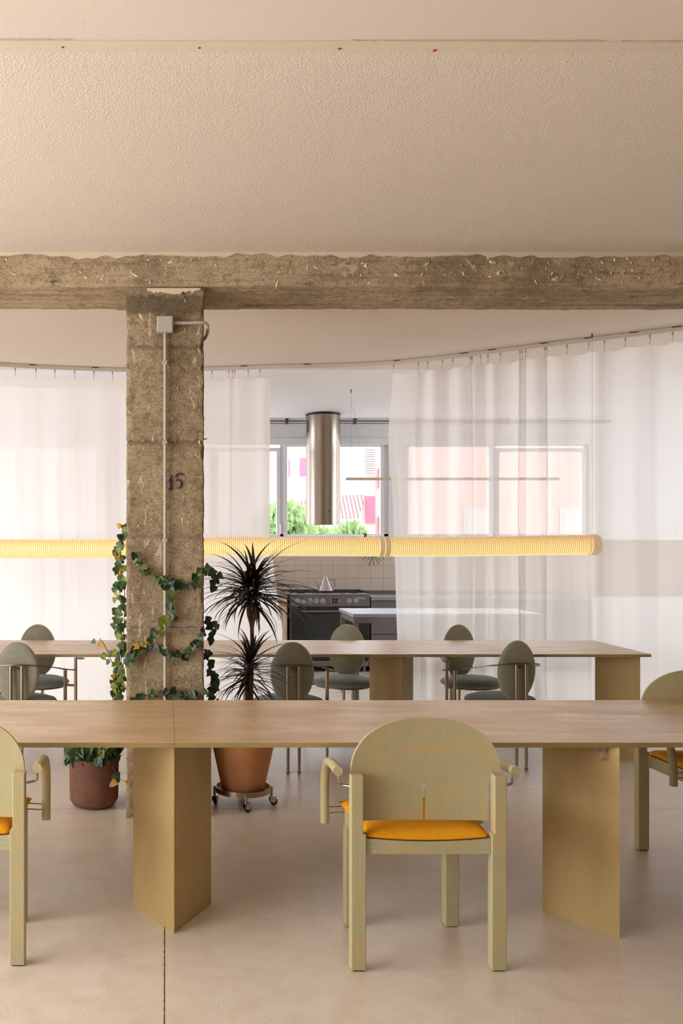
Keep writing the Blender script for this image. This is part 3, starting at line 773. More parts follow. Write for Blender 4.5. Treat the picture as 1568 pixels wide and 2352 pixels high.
kb = MB().lathe([(.034, 0), (.034, .004), (.028, .006), (.027, .028), (.022, .032), (0, .032)], 24, mat=Matrix.Rotation(PI/2, 4, 'X')).obj('knob', M['steeltop'], ck, True)
for i, px in enumerate((683, 697, 711, 725, 740, 801, 816)):
    k = kb if i == 0 else kb.copy()
    if i: COL.objects.link(k)
    k.location = ((px-380)*10.8/2200-CK[0], -.006, .803)
dsp = MB().box(-.034, .034, -.009, -.004, .780, .828).obj('clock_display', M['black'], ck); dsp.location = ((769.5-380)*10.8/2200-CK[0], 0, 0)
SEG = {'1': 'bc', '9': 'abcdfg', '5': 'acdfg', '6': 'acdefg'}
b = MB()
for i, ch in enumerate('19:16'):
    x = -.022+.0115*i; z = .804; h = .009; wd = .0065
    if ch == ':':
        b.box(x+.002, x+.0035, -.011, -.009, z+.003, z+.005); b.box(x+.002, x+.0035, -.011, -.009, z-.005, z-.003); continue
    S = {'a': (0, wd, h, h), 'g': (0, wd, 0, 0), 'd': (0, wd, -h, -h), 'f': (0, 0, 0, h), 'b': (wd, wd, 0, h), 'e': (0, 0, -h, 0), 'c': (wd, wd, -h, 0)}
    for sgm in SEG[ch]:
        q = S[sgm]; b.box(x+q[0]-.0007, x+q[1]+.0007, -.011, -.009, z+q[2]-.0007, z+q[3]+.0007)
b.obj('clock_digits', M['digits'], dsp)
for x in (-.046, .046):
    for z in (.790, .804, .818): MB().lathe([(.004, 0), (.004, .003), (0, .003)], 10, mat=Matrix.Translation((dsp.location.x+x, -.005, z)) @ Matrix.Rotation(PI/2, 4, 'X')).obj('button', M['white'], ck)
MB().box(.285, .40, -.0085, -.004, .822, .846).obj('label_plate', M['steeltop'], ck)
for cx in (-.3, 0, .3):
    for cy in ((.16, .44) if cx else (.3,)):
        MB().lathe([(.0, .0), (.045, 0), (.045, .008), (.03, .012), (0, .012)], 20, c=(cx, cy, .882)).obj('burner', M['iron'], ck)
    b = MB()
    for dx in (-.135, 0, .135): b.box(cx+dx-.005, cx+dx+.005, .04, .56, .893, .903)
    for yy in (.04, .16, .3, .44, .555): b.box(cx-.14, cx+.14, yy-.005, yy+.005, .893, .902)
    for dx in (-.135, .135):
        for yy in (.04, .555): b.box(cx+dx-.006, cx+dx+.006, yy-.006, yy+.006, .882, .895)
    b.obj('pan_support', M['iron'], ck)
# conical kettle
kt = thing('conical_kettle', 'polished steel conical kettle with ball tip standing on the cooker', 'kettle', (1.84, 11.02, .9035), 0)
MB().lathe([(0, 0), (.088, 0), (.093, .006), (.012, .178), (0, .185)], 40).obj('body', M['chrome'], kt, True, None, 30)
MB().ball((0, 0, .190), .010).obj('ball_knob', M['chrome'], kt, True)
MB().tube([(-.066, 0, .05), (-.105, 0, .11), (-.125, 0, .125)], [.016, .009, .006], 12).obj('spout', M['chrome'], kt, True)
MB().tube([(.03, 0, .128), (.105, 0, .128), (.105, 0, .05)], .004, 8).obj('handle', M['darkmetal'], kt, True)

ct = thing('steel_kitchen_counter', 'grey steel drawer counter to the right of the cooker', 'cabinet', (3.52, 10.8, 0))
X0, X1 = -1.205, 1.3
MB().box(X0, X1, .02, .58, .1, .81).obj('body', M['steelg'], ct)
MB().box(X0, X1, -.02, .59, .81, .85, None, .003).obj('worktop', M['steeltop'], ct)
MB().box(X0, X1, .55, .585, .85, .89, None, .003).obj('upstand', M['steelg'], ct)
MB().box(X0, X1, .05, .55, 0, .1).obj('plinth', M['black'], ct)
wdt = (X1-X0)/4
for i in range(4):
    a = X0+wdt*i+.004; c = a+wdt-.008
    for z0, z1 in ((.685, .80), (.43, .675), (.11, .42)):
        dr = MB().box(a, c, 0, .02, z0, z1, None, .003).obj('drawer', M['steelg'], ct)
        b = MB().tube([((a+c)/2-.04, -.02, z1-.045), ((a+c)/2+.04, -.02, z1-.045)], .004, 8)
        for x in (-.035, .035): b.tube([((a+c)/2+x, 0, z1-.045), ((a+c)/2+x, -.02, z1-.045)], .003, 6)
        b.obj('handle', M['chrome'], dr)
cl = thing('cream_kitchen_counter', 'cream kitchen base cabinet end just left of the cooker', 'cabinet', (.55, 10.8, 0))
MB().box(-.85, .82, .0, .58, .1, .85).obj('body', M['cream'], cl)
MB().box(-.85, .825, -.02, .585, .85, .888, None, .003).obj('worktop', M['steeltop'], cl)
MB().box(-.85, .82, .05, .55, 0, .1).obj('plinth', M['cream'], cl)
for i in range(2):
    dd = MB().box(-.84+.83*i, -.03+.83*i, -.02, 0, .11, .84, None, .003).obj('door', M['cream'], cl)
    MB().tube([(-.1+.83*i, -.035, .7), (-.1+.83*i, -.035, .8)], .005, 8).obj('handle', M['chrome'], dd)
# dried sprig on the tiles
sp = thing('dried_sprig', 'dark dried twig sprig on the tiles, half hidden behind the glowing lamp', 'dried plant', (2.46, 11.1, .9))
random.seed(4)
for k in range(9):
    a = -1.5+3.0*k/8; L = random.uniform(.10, .17)
    pts = [(0, .26, .50), (.03*math.sin(a), .24, .45), (.07*math.sin(a)+random.uniform(-.01, .01), .22, .45-.08*math.cos(a)), (L*1.1*math.sin(a), .20, .46-.06-L*math.cos(a)*.75)]
    MB().tube(catmull(pts, 4), [.0035]*13, 6).obj('twig', M['iron'], sp)
MB().tube(catmull([(0, .26, .50), (-.09, .2, .54), (-.11, .16, .62)], 6), .003, 6).obj('flower_stem', M['iron'], sp)
b = MB()
for k in range(7): b.ball((-.125+random.uniform(-.022, .022), .16+random.uniform(-.02, .02), .645+random.uniform(-.018, .018)), .012)
b.obj('dried_blossom', M['brownplug'], sp)
MB().box(-.02, .02, .255, .289, .49, .51).obj('wall_hook', M['iron'], sp)

wt = thing('steel_work_table', 'light grey steel work table standing in front of the cooker', 'table', (2.5, 9.1, 0))
MB().box(-.79, .95, -.36, .36, .79, .82, None, .003).obj('top', M['steeltop'], wt)
for n_, q in (('front_apron', (-.77, .93, -.345, -.32)), ('rear_apron', (-.77, .93, .32, .345)), ('side_apron', (-.775, -.75, -.32, .32)), ('side_apron', (.905, .93, -.32, .32))):
    MB().box(*q, .735, .79).obj(n_, M['steelg'], wt)
for x in (-.755, .91):
    for y in (-.325, .325):
        lg = MB().box(x-.022, x+.022, y-.022, y+.022, .03, .79).obj('leg', M['steelg'], wt)
        MB().lathe([(.014, 0), (.02, .015), (.02, .03)], 12, c=(x, y, 0)).obj('foot', M['black'], lg)

# ------------------------------------------------------------------ long tables
def table(label, yf, yb, joints, legs, loc, latches):
    t = thing('long_table', label, 'table', loc)
    zt, th = .74, .0195
    for a, c in zip(joints, joints[1:]):
        b = MB(); b.box(a+.0006, c-.0006, yf-loc[1], yb-loc[1], zt-th, zt-.0015)
        seg = b.obj('tabletop_segment', [M['edge']], t); seg.location.x = -loc[0]
        b = MB().box(a+.0006, c-.0006, yf-loc[1], yb-loc[1], zt-.0015, zt).obj('top_surface', M['top'], seg)
    for P in legs:
        tri = [(x-loc[0], y-loc[1]) for x, y in P]; n = 3
        cx = sum(p[0] for p in tri)/3; cy = sum(p[1] for p in tri)/3
        T = .016; ring = []
        inner = [(p[0]+(cx-p[0])*.16, p[1]+(cy-p[1])*.16) for p in tri]
        pl = None
        b = MB()
        for i in range(3):
            j = (i+1) % 3
            b.prism([tri[i], tri[j], inner[j], inner[i]], 0, zt-th-.0005)
        b.obj('leg_panel', M['leg'], t)
    for x, y in latches:
        b = MB().tube([(x-loc[0]-.008, y-loc[1], .715), (x-loc[0]-.008, y-loc[1], .675), (x-loc[0]-.004, y-loc[1], .668), (x-loc[0]+.004, y-loc[1], .668), (x-loc[0]+.008, y-loc[1], .675), (x-loc[0]+.008, y-loc[1], .715)], .0022, 8)
        b.box(x-loc[0]-.012, x-loc[0]+.012, y-loc[1]-.002, y-loc[1]+.004, .70, .72)
        b.obj('latch', M['chrome'], t)
    return t
def tri_leg(px, py, dl, dr): return [(px, py), (px+dr[0], py+dr[1]), (px+dl[0], py+dl[1])]
# left faces run back and left, right faces back and right
table('near long board table with a pale tan top and prism legs', 3.63, 4.574, [-1.72, .035, 1.79, 3.55],
      [tri_leg(.033, 3.667, (-.166, .285), (.156, .300)), tri_leg(1.715, 3.62, (-.184, .272), (.115, .33)),
       tri_leg(-1.70, 3.66, (-.16, .285), (.156, .30)), tri_leg(3.5, 3.66, (-.17, .28), (.12, .31))],
      (.035, 4.1, 0), [(1.668, 3.652)])
table('far long board table under the glowing hose lamp', 6.38, 7.25, [-1.72, -.06, 1.59, 3.235],
      [tri_leg(1.597, 6.48, (-.16, .27), (.155, .30)), tri_leg(3.21, 6.48, (-.184, .272), (.10, .30)),
       tri_leg(-.06, 6.48, (-.16, .27), (.155, .28)), tri_leg(-1.70, 6.48, (-.12, .3), (.155, .28))],
      (1.59, 6.8, 0), [(1.66, 6.56)])

# ------------------------------------------------------------------ wooden armchair (local: faces +Y, rear legs at y 0)
def wood_chair(label, loc, rz):
    t = thing('wooden_armchair', label, 'chair', loc, rz, 'pale birch armchairs with orange seats')
    for s in (-1, 1):
        b = MB(); x0, x1 = sorted((s*.272, s*.219)); b.box(x0, x1, 0, .045, .004, .48, None, .003)
        x0, x1 = sorted((s*.272, s*.229)); b.box(x0, x1, 0, .045, .478, .685, None, .003)
        lg = b.obj('rear_leg', M['birch'], t)
        MB().box(s*.245-.018, s*.245+.018, .006, .039, 0, .004).obj('glide', M['black'], lg)
        x0, x1 = sorted((s*.221, s*.168)); lg = MB().box(x0, x1, .38, .437, .004, .455, None, .003).obj('front_leg', M['birch'], t)
        MB().box(s*.195-.018, s*.195+.018, .39, .427, 0, .004).obj('glide', M['black'], lg)
        # side rail, running slightly inwards
        b = MB(); b.prism([(s*.225, .04), (s*.219, .40), (s*.199, .40), (s*.203, .04)], .405, .462); b.obj('side_rail', M['birch'], t)
        # arm
        P = [(s*.313, .03, .694), (s*.311, .12, .692), (s*.309, .21, .684), (s*.307, .285, .664), (s*.304, .345, .625), (s*.302, .378, .565), (s*.300, .392, .49), (s*.299, .394, .405)]
        arm = MB().tube(catmull(P, 5), .0172, 20).obj('armrest', M['birch'], t, True, None, 50)
        for dy in (-.006, .006):
            MB().tube(catmull([(s*.310, .055+dy, .685), (s*.310, .055+dy, .655), (s*.305, .052+dy, .645), (s*.29, .045+dy, .642), (s*.27, .03+dy, .642)], 4), .0028, 8).obj('chrome_rod', M['chrome'], arm, True)
        for z in (.441, .464):
            MB().tube([(s*.222, .41, z), (s*.30, .394, z)], .0026, 8).obj('chrome_rod', M['chrome'], arm, True)
    b = MB(); n = 24; fr, bk = [], []       # rear rail, dipping in the middle
    for i in range(n+1):
        x = -.218+.436*i/n; zt_ = .462-.011*math.cos(x/.218*PI/2)
        fr.append((b.bm.verts.new((x, .012, .408)), b.bm.verts.new((x, .012, zt_)))); bk.append((b.bm.verts.new((x, .034, .408)), b.bm.verts.new((x, .034, zt_))))
    for i in range(n):
        for q in ((fr[i][0], fr[i+1][0], fr[i+1][1], fr[i][1]), (bk[i][0], bk[i][1], bk[i+1][1], bk[i+1][0]), (fr[i][1], fr[i+1][1], bk[i+1][1], bk[i][1]), (fr[i][0], bk[i][0], bk[i+1][0], fr[i+1][0])): b.bm.faces.new(q)
    rr = b.obj('rear_rail', M['birch'], t)
    for s in (-1, 1):
        for z in (.452, .434, .416):
            x0, x1 = sorted((s*.217, s*.180)); MB().box(x0, x1, .0112, .014, z-.004, z+.003).obj('finger_joint', M['bluegrain'], rr)
    MB().box(-.20, .20, .395, .42, .405, .455).obj('front_rail', M['birch'], t)
    # bent plywood back with keyhole slot
    def topz(x):
        u = min(1, abs(x)/.2655); return .685+.192*(1-u**2.35)**(1/2.15)
    xs = [-.2655]+[-.2655*math.cos(PI*k/60) for k in range(1, 60)]+[.2655]
    xs = sorted(set([round(v, 5) for v in xs]+[-.2235, .2235, -.0045, .0045, -.0088, .0088, 0, -.0075, .0075, -.006, .006]))
    def segs(x, side):
        tz = topz(x)
        if abs(x) > .2235 or (abs(x) == .2235 and side*x > 0): return [(.648, tz)]
        hr_ = .0088
        if abs(x) < .0045 or (abs(x) == .0045 and side*x < 0): return [(.632+math.sqrt(max(0, hr_**2-x*x)), tz), None]
        if abs(x) < hr_ or (abs(x) == hr_ and side*x < 0):
            q = math.sqrt(max(0, hr_**2-x*x)); return [(.632+q, tz), (.512, .632-q)]
        return [(.512, tz)]
    b = MB()
    def yv(x, z): return .052+.018*(1-(x/.2655)**2)-(z-.6)*.05
    GL = [.512, .540, .570, .600, .6232, .632, .6408, .648, .685]
    for xa, xb in zip(xs, xs[1:]):
        A, B = segs(xa, 1), segs(xb, -1)
        for k in range(min(len(A), len(B))):
            if A[k] is None or B[k] is None: continue
            (a0, a1), (b0, b1) = A[k], B[k]; lo_, hi_ = max(a0, b0), min(a1, b1)
            lev = [g for g in GL if lo_+.001 < g < hi_-.001]
            t0 = lev[-1] if lev else lo_
            top_l = [(t0+(a1-t0)*q/5, t0+(b1-t0)*q/5) for q in range(1, 6)] if hi_ > .68 else [(a1, b1)]
            LV = [(a0, b0)]+[(g, g) for g in lev]+top_l
            for (p0, q0), (p1, q1) in zip(LV, LV[1:]):
                if p1-p0 < 1e-5 and q1-q0 < 1e-5: continue
                quad(b.bm, [(xa, yv(xa, p0), p0), (xb, yv(xb, q0), q0), (xb, yv(xb, q1), q1), (xa, yv(xa, p1), p1)])
    bmesh.ops.remove_doubles(b.bm, verts=b.bm.verts, dist=.00005)
    pn = b.obj('back_panel', M['birch'], t)
    md = pn.modifiers.new('thickness', 'SOLIDIFY'); md.thickness = .011; md.offset = 0
    # seat cushion: saddle
    b = MB(); nx, ny = 24, 18; top_, bot_ = [], []
    for j in range(ny+1):
        v = j/ny; ra, rb = [], []
        for i in range(nx+1):
            u = -1+2*i/nx; hw = .219+.018*v
            y = .012+.43*v; e = (1-abs(u)**7)*(1-abs(2*v-1)**9); e = max(0, e)**.5
            zc_ = .470-.012*(1-u*u)*(1-v)+.004*v
            x = hw*u
            if v < .12: x = max(-.216, min(.216, x))
            ra.append(b.bm.verts.new((x, y, zc_+.023*e+.006*(1-u*u)))); rb.append(b.bm.verts.new((x*.985, y, zc_-.010*e-.001)))
        top_.append(ra); bot_.append(rb)
    for j in range(ny):
        for i in range(nx):
            b.bm.faces.new((top_[j][i], top_[j][i+1], top_[j+1][i+1], top_[j+1][i])); b.bm.faces.new((bot_[j][i], bot_[j+1][i], bot_[j+1][i+1], bot_[j][i+1]))
    for i in range(nx):
        b.bm.faces.new((top_[0][i], bot_[0][i], bot_[0][i+1], top_[0][i+1])); b.bm.faces.new((top_[ny][i], top_[ny][i+1], bot_[ny][i+1], bot_[ny][i]))
    for j in range(ny):
        b.bm.faces.new((top_[j][0], top_[j+1][0], bot_[j+1][0], bot_[j][0])); b.bm.faces.new((top_[j][nx], bot_[j][nx], bot_[j+1][nx], top_[j+1][nx]))
    b.obj('seat_cushion', M['orange'], t, True, None, 180)
    return t
wc = wood_chair('pale birch armchair at centre front seen from behind, keyhole slot in its back', (.92, 3.343, 0), 0)
dup(wc, (-.77, 3.385, 0), 0, 'pale birch armchair cut off by the left edge of the photo')
dup(wc, (2.56, 4.69, 0), PI+.03, 'pale birch armchair behind the near table at the right edge, facing the camera')

# ------------------------------------------------------------------ steel and suede armchair (local: faces +Y, rear leg pair at y 0)
def suede_chair(label, loc, rz):
    t = thing('oval_back_chair', label, 'chair', loc, rz, 'oval-backed suede chairs at the far table')
    for s in (-1, 1):
        b = MB().tube([(s*.036, 0, .02), (s*.036, 0, .25), (s*.036, .004, .69)], [.0085, .0125, .0125], 14); b.ball((s*.036, 0, .013), .0135)
        b.obj('rear_leg', M['bronze'], t, True)
        b = MB().tube([(s*.28, .34, .02), (s*.28, .34, .25), (s*.28, .34, .615)], [.0085, .0125, .0125], 14); b.ball((s*.28, .34, .013), .0135)
        b.obj('front_leg', M['bronze'], t, True)
        MB().tube([(s*.20, .30, .405), (s*.28, .34, .405)], .009, 10).obj('seat_bracket', M['bladem'], t)
    # arm blade sweeping round behind the back
    P = catmull([(-.325, .405, .612), (-.30, .34, .620), (-.262, .20, .648), (-.17, .07, .680), (0, .012, .697), (.17, .07, .680), (.262, .20, .648), (.30, .34, .620), (.325, .405, .612)], 7)
    b = MB(); prev = None; n = len(P)
    for i, p in enumerate(P):
        d = (P[min(i+1, n-1)]-P[max(i-1, 0)]); d.z = 0; d.normalize(); nn = Vector((-d.y, d.x, 0))
        e = abs(i/(n-1)-.5)*2; wd = .009+.018*max(0, (e-.35)/.65)**.7
        if e > .97: wd *= .35
        ring = [b.bm.verts.new(p+nn*a+Vector((0, 0, z))) for a, z in ((-wd, -.0035), (wd*1.1, -.0035), (wd*1.1, .0035), (-wd, .0035))]
        if prev:
            for k in range(4): b.bm.faces.new((prev[k], prev[(k+1) % 4], ring[(k+1) % 4], ring[k]))
        else: b.bm.faces.new(ring)
        prev = ring
    b.bm.faces.new(prev[::-1]); b.obj('arm_blade', M['bladem'], t, True)
    # oval back
    mt = Matrix.Translation((0, .050, .640)) @ Matrix.Rotation(math.radians(3), 4, 'X') @ Matrix.Rotation(PI/2, 4, 'X')
    MB().lathe([(0, .016), (.8, .016), (.955, .012), (1, .004), (1, -.004), (.97, -.008), (0, -.012)], 48, sx=.138, sy=.198, mat=mt).obj('oval_back', M['velvet'], t, True, None, 60)
    ring = [mt @ Vector((.139*math.cos(a*PI/24), .199*math.sin(a*PI/24), -.005)) for a in range(48)]
    MB().tube(ring, .0035, 6, False, True).obj('piping', M['pipe'], t, True)
    MB().tube([(0, .006, .672), (0, .035, .672)], .008, 8).obj('fixing_bolt', M['darkmetal'], t)
    # seat
    MB().lathe([(0, .397), (.20, .397), (.232, .412), (.238, .425), (.225, .442), (.17, .459), (.09, .466), (0, .468)], 48, c=(0, .235, 0), sx=1, sy=.93).obj('seat_cushion', M['velvetd'], t, True, None, 180)
    MB().lathe([(0, .388), (.205, .388), (.205, .396), (0, .396)], 40, c=(0, .235, 0), sx=1, sy=.93).obj('seat_plate', M['bladem'], t)
    MB().box(-.04, .04, .0, .05, .386, .394).obj('rear_bracket', M['bladem'], t)
    return t
s1 = suede_chair('oval-backed suede chair in front of the far table, cut by the left edge', (-.96, 6.16, 0), 0)
dup(s1, (.822, 6.15, 0), .02, 'oval-backed sage suede chair partly hidden behind the dracaena leaves')
dup(s1, (2.318, 6.24, 0), math.radians(15), 'oval-backed sage suede chair in front of the far table, furthest right, seen from behind')
dup(s1, (-1.0, 7.50, 0), PI+math.radians(8), 'oval-backed suede chair behind the far table on the left, facing the camera')
dup(s1, (1.43, 7.50, 0), PI-math.radians(20), 'oval-backed suede chair behind the far table in front of the cooker')
dup(s1, (2.26, 7.48, 0), PI+math.radians(15), 'oval-backed suede chair behind the far table against the right curtain')

# ------------------------------------------------------------------ conduit on the column
cdt = thing('electrical_conduit', 'grey plastic conduit with square junction box on the concrete column', 'conduit', (-.002, 5.165, 0))
sC = 2200/5.165
MB().tube([(0, 0, .02), (0, 0, 2.65)], .0092, 14).obj('vertical_pipe', M['pvc'], cdt, True)
MB().box(-.045, .043, -.03, .012, 2.618, 2.706, None, .006).obj('junction_box', M['pvc'], cdt)
MB().box(-.042, .040, -.036, -.03, 2.621, 2.703, None, .003).obj('box_lid', M['pvc'], cdt)
pts = catmull([(.04, 0, 2.672), (.13, 0, 2.674), (.20, .0, 2.676), (.228, .02, 2.668), (.232, .07, 2.64), (.222, .14, 2.622), (.214, .19, 2.622)], 6)
MB().tube(pts, .0088, 12).obj('bent_pipe', M['pvc'], cdt, True)
for z in (2.46, 2.03, 1.50, .92): MB().box(-.016, .0125, -.011, .014, z-.009, z+.009, None, .003).obj('pipe_clip', M['pvc'], cdt)

# ------------------------------------------------------------------ ivy
random.seed(21)
ivy = thing('potted_ivy', 'climbing ivy in a rough brown clay pot, winding up the concrete column', 'plant', (-.405, 5.43, 0))
io = Vector((-.405, 5.43, 0))
MB().lathe([(0, .002), (.085, 0), (.118, .012), (.136, .04), (.139, .12), (.140, .275), (.130, .278), (.127, .262), (.0, .255)], 40, sx=1, sy=1).obj('pot', M['brownclay'], ivy, True, None, 50)
MB().lathe([(0, .262), (.128, .262), (.128, .25)], 24).obj('soil', M['soil'], ivy)
def leaf_mesh(name, mat, fold, kind):
    b = MB()
    if kind == 0: out = [(0, 0), (.20, -.13), (.40, -.10), (.54, .08), (.54, .30), (.44, .52), (.26, .76), (.10, .94), (0, 1.05)]
    elif kind == 1: out = [(0, 0), (.16, -.14), (.36, -.14), (.54, .02), (.48, .22), (.42, .42), (.36, .62), (.16, .88), (0, 1.12)]
    else: out = [(0, 0), (.18, -.10), (.38, -.08), (.60, .14), (.44, .32), (.36, .48), (.28, .68), (.13, .88), (0, 1.05)]
    mid = [b.bm.verts.new((0, y, -.10*y*y)) for _, y in out]
    for s in (-1, 1):
        ed = [mid[0]]+[b.bm.verts.new((s*x, y, abs(x)*fold-.14*y*y)) for x, y in out[1:-1]]+[mid[-1]]
        for i in range(len(out)-1):
            vs_ = [mid[i], mid[i+1], ed[i+1], ed[i]]; vs_ = [v for k, v in enumerate(vs_) if v not in vs_[:k]]
            if len(vs_) > 2: b.bm.faces.new(vs_)
    me = bpy.data.meshes.new(name); bmesh.ops.recalc_face_normals(b.bm, faces=b.bm.faces); b.bm.to_mesh(me); b.bm.free(); me.materials.append(mat)
    for p in me.polygons: p.use_smooth = True
    return me
LM = {k: [leaf_mesh('leaf', M[k], f, q) for f, q in ((.35, 0), (.15, 1), (-.2, 2), (.5, 1))] for k in ('ivy', 'ivyd', 'ivyl', 'ivyy')}
def put_leaf(p, size, mats, out, par, org, tipdown=.8):
    me = random.choice(LM[random.choice(mats)]); size *= .86; o = bpy.data.objects.new('leaf', me); COL.objects.link(o); o.parent = par
    # leaf plane roughly faces `out`, tip droops
    z = (Vector(out)+Vector((random.uniform(-.55, .55), random.uniform(-.35, .35), random.uniform(-.2, .5)))).normalized()
    y = Vector((random.uniform(-.9, .9), random.uniform(-.3, .1), -tipdown+random.uniform(-.3, .5))); y = (y-z*y.dot(z)).normalized()
    x = y.cross(z); R = Matrix((x, y, z)).transposed().to_4x4()
    o.matrix_local = Matrix.Translation(Vector(p)-org) @ R @ Matrix.Diagonal((size, size, size, 1))
F = 5.165
strands = [  # (pixels, depth, leaves, mats, size range, outward)
 ([(287, 1204), (284, 1225), (280, 1250), (276, 1285), (278, 1320), (274, 1352), (279, 1385), (270, 1420), (277, 1455), (280, 1500), (274, 1540), (268, 1575), (266, 1610), (268, 1660), (262, 1712), (248, 1736)], 5.36, 62, ['ivyl', 'ivy', 'ivyl', 'ivy', 'ivy', 'ivyd', 'ivyl', 'ivy', 'ivyy'], (.026, .046), (-.3, -1, 0)),
 ([(285, 1330), (286, 1390), (284, 1450), (283, 1520), (277, 1570), (279, 1610), (262, 1690), (240, 1735)], 5.30, 44, ['ivy', 'ivyd', 'ivy', 'ivyl'], (.030, .048), (-.2, -1, 0)),
 ([(304, 1270), (312, 1282), (322, 1296), (332, 1313), (346, 1322), (360, 1330), (374, 1336), (381, 1346)], F, 20, ['ivy', 'ivy', 'ivyd', 'ivyl'], (.030, .044), (0, -1, .1)),
 ([(376, 1328), (392, 1334), (404, 1338), (417, 1345), (430, 1346), (442, 1332), (452, 1318), (462, 1308), (474, 1305)], F, 17, ['ivyd', 'ivyd', 'ivy'], (.034, .052), (0, -1, .1)),
 ([(474, 1304), (484, 1312), (488, 1330), (486, 1345)], 5.24, 9, ['ivyd'], (.036, .050), (.3, -1, 0)),
 ([(381, 1345), (388, 1358), (390, 1372), (391, 1388), (396, 1405), (388, 1416), (376, 1425), (371, 1440), (362, 1452), (346, 1456), (338, 1470), (322, 1482), (308, 1494), (296, 1512), (288, 1535)], F-.012, 24, ['ivy', 'ivyd', 'ivyl', 'ivy', 'ivy', 'ivyd', 'ivyy'], (.030, .050), (0, -1, .1)),
 ([(294, 1520), (302, 1505), (316, 1495), (340, 1484), (356, 1484), (372, 1486), (388, 1497), (398, 1500), (412, 1505), (424, 1500), (434, 1492), (444, 1484), (452, 1472), (464, 1458), (470, 1446)], F, 24, ['ivyd', 'ivyd', 'ivy'], (.034, .056), (0, -1, .1)),
 ([(474, 1420), (480, 1432), (484, 1450), (480, 1475)], 5.25, 10, ['ivyd'], (.036, .052), (.3, -1, 0)),
 ([(470, 1496), (478, 1515), (480, 1540), (485, 1560), (480, 1580), (487, 1600), (484, 1620)], 5.26, 26, ['ivyd'], (.036, .052), (.3, -1, 0)),
 ([(300, 1612), (320, 1600), (340, 1596), (352, 1594), (372, 1588), (388, 1590), (400, 1586), (416, 1590), (430, 1594), (446, 1592), (466, 1590)], F, 18, ['ivyd', 'ivyd', 'ivy'], (.038, .058), (0, -1, .1)),
 ([(262, 1530), (253, 1512), (246, 1495), (238, 1478), (229, 1466)], 5.33, 8, ['ivyl', 'ivy', 'ivyy', 'ivyl'], (.030, .040), (-.3, -1, 0)),
]
for pts, Y, n, mats, sz, out in strands:
    P = catmull([at(x, y, Y) for x, y in pts], 5)
    for p in P[::3]: p.x += random.uniform(-.004, .004)
    MB().tube([p-io for p in P], .0023, 6).obj('vine_stem', M['vine'], ivy)
    for k in range(n):
        p = P[min(len(P)-1, int((k+random.random())/n*len(P)))]
        side = Vector((random.uniform(-.014, .014), random.uniform(-.016, -.004), random.uniform(-.004, .016)))
        if out[0] < 0: side += Vector((random.uniform(-.034, .022), random.uniform(-.02, .02), 0))
        if out[0] > 0: side += Vector((random.uniform(-.012, .03), random.uniform(-.02, .04), 0))
        put_leaf(p+side, random.uniform(*sz), mats, out, ivy, io)
for k in range(34):
    a = random.uniform(-PI, .25); r = random.uniform(.05, .165); hh = random.uniform(.285, .40)-.7*max(0, r-.12)
    p = io+Vector((r*math.cos(a)+.01, r*math.sin(a), hh))
    put_leaf(p, random.uniform(.045, .070), ['ivyd', 'ivyd', 'ivy'], (.2*math.cos(a), -1, .35), ivy, io, .9)
    if k % 3 == 0: MB().tube([(.3*(p.x-io.x), .3*(p.y-io.y), .25), p-io], .002, 5).obj('vine_stem', M['vine'], ivy)
def leaf_cluster(spots, mats, sz):      # small leaves too dense to pick apart
    for mk in mats:
        b = MB()
        for p, out in spots:
            if random.random() > 1/len(mats): continue
            me = random.choice(LM[mk]); z = (Vector(out)+Vector((random.uniform(-.6, .6), random.uniform(-.3, .3), random.uniform(-.2, .5)))).normalized()
            y = Vector((random.uniform(-.8, .8), 0, -.9)); y = (y-z*y.dot(z)).normalized(); x = y.cross(z); q = random.uniform(*sz)
            T = Matrix.Translation(p-io) @ Matrix((x, y, z)).transposed().to_4x4() @ Matrix.Scale(q, 4)
            vs_ = [b.bm.verts.new(T @ v.co) for v in me.vertices]
            for f in me.polygons: b.bm.faces.new([vs_[i] for i in f.vertices])
        o = b.obj('small_leaves', M[mk], ivy); o['kind'] = 'stuff'
P = catmull([at(x, y, 5.38) for x, y in strands[0][0]], 5); Q = catmull([at(x, y, 5.33) for x, y in strands[1][0]], 5)
spots = [(random.choice(P)+Vector((random.uniform(-.03, .015), random.uniform(-.02, .05), random.uniform(-.02, .02))), (-.3, -1, 0)) for _ in range(90)]
spots += [(random.choice(Q[len(Q)//3:])+Vector((random.uniform(-.04, .01), random.uniform(-.02, .05), random.uniform(-.02, .02))), (-.3, -1, 0)) for _ in range(90)]
leaf_cluster(spots, ['ivy', 'ivyd', 'ivyl'], (.018, .036))
spots = []
for _ in range(170):
    a_ = random.uniform(-PI, .5); r_ = random.uniform(.02, .15)
    spots.append((io+Vector((r_*math.cos(a_), r_*math.sin(a_), random.uniform(.28, .36)-.5*max(0, r_-.12))), (.3*math.cos(a_), -1, .4)))
leaf_cluster(spots, ['ivyd', 'ivyd', 'ivy'], (.030, .052))
MB().tube(catmull([(.10, -.10, .27), (.125, -.13, .22), (.13, -.13, .17)], 5), .002, 5).obj('vine_stem', M['vine'], ivy)
put_leaf(io+Vector((.13, -.14, .17)), .05, ['ivyy'], (0, -1, 0), ivy, io); put_leaf(io+Vector((.125, -.135, .21)), .06, ['ivyd'], (0, -1, 0), ivy, io)
MB().tube(catmull([(.12, -.12, .21), (.16, -.2, .195), (.21, -.27, .20)], 5), .0014, 5).obj('vine_stem', M['vine'], ivy)
put_leaf(io+Vector((.195, -.27, .205)), .026, ['ivyy'], (0, -1, .3), ivy, io); put_leaf(io+Vector((.21, -.275, .20)), .026, ['ivyy'], (0, -1, .3), ivy, io)

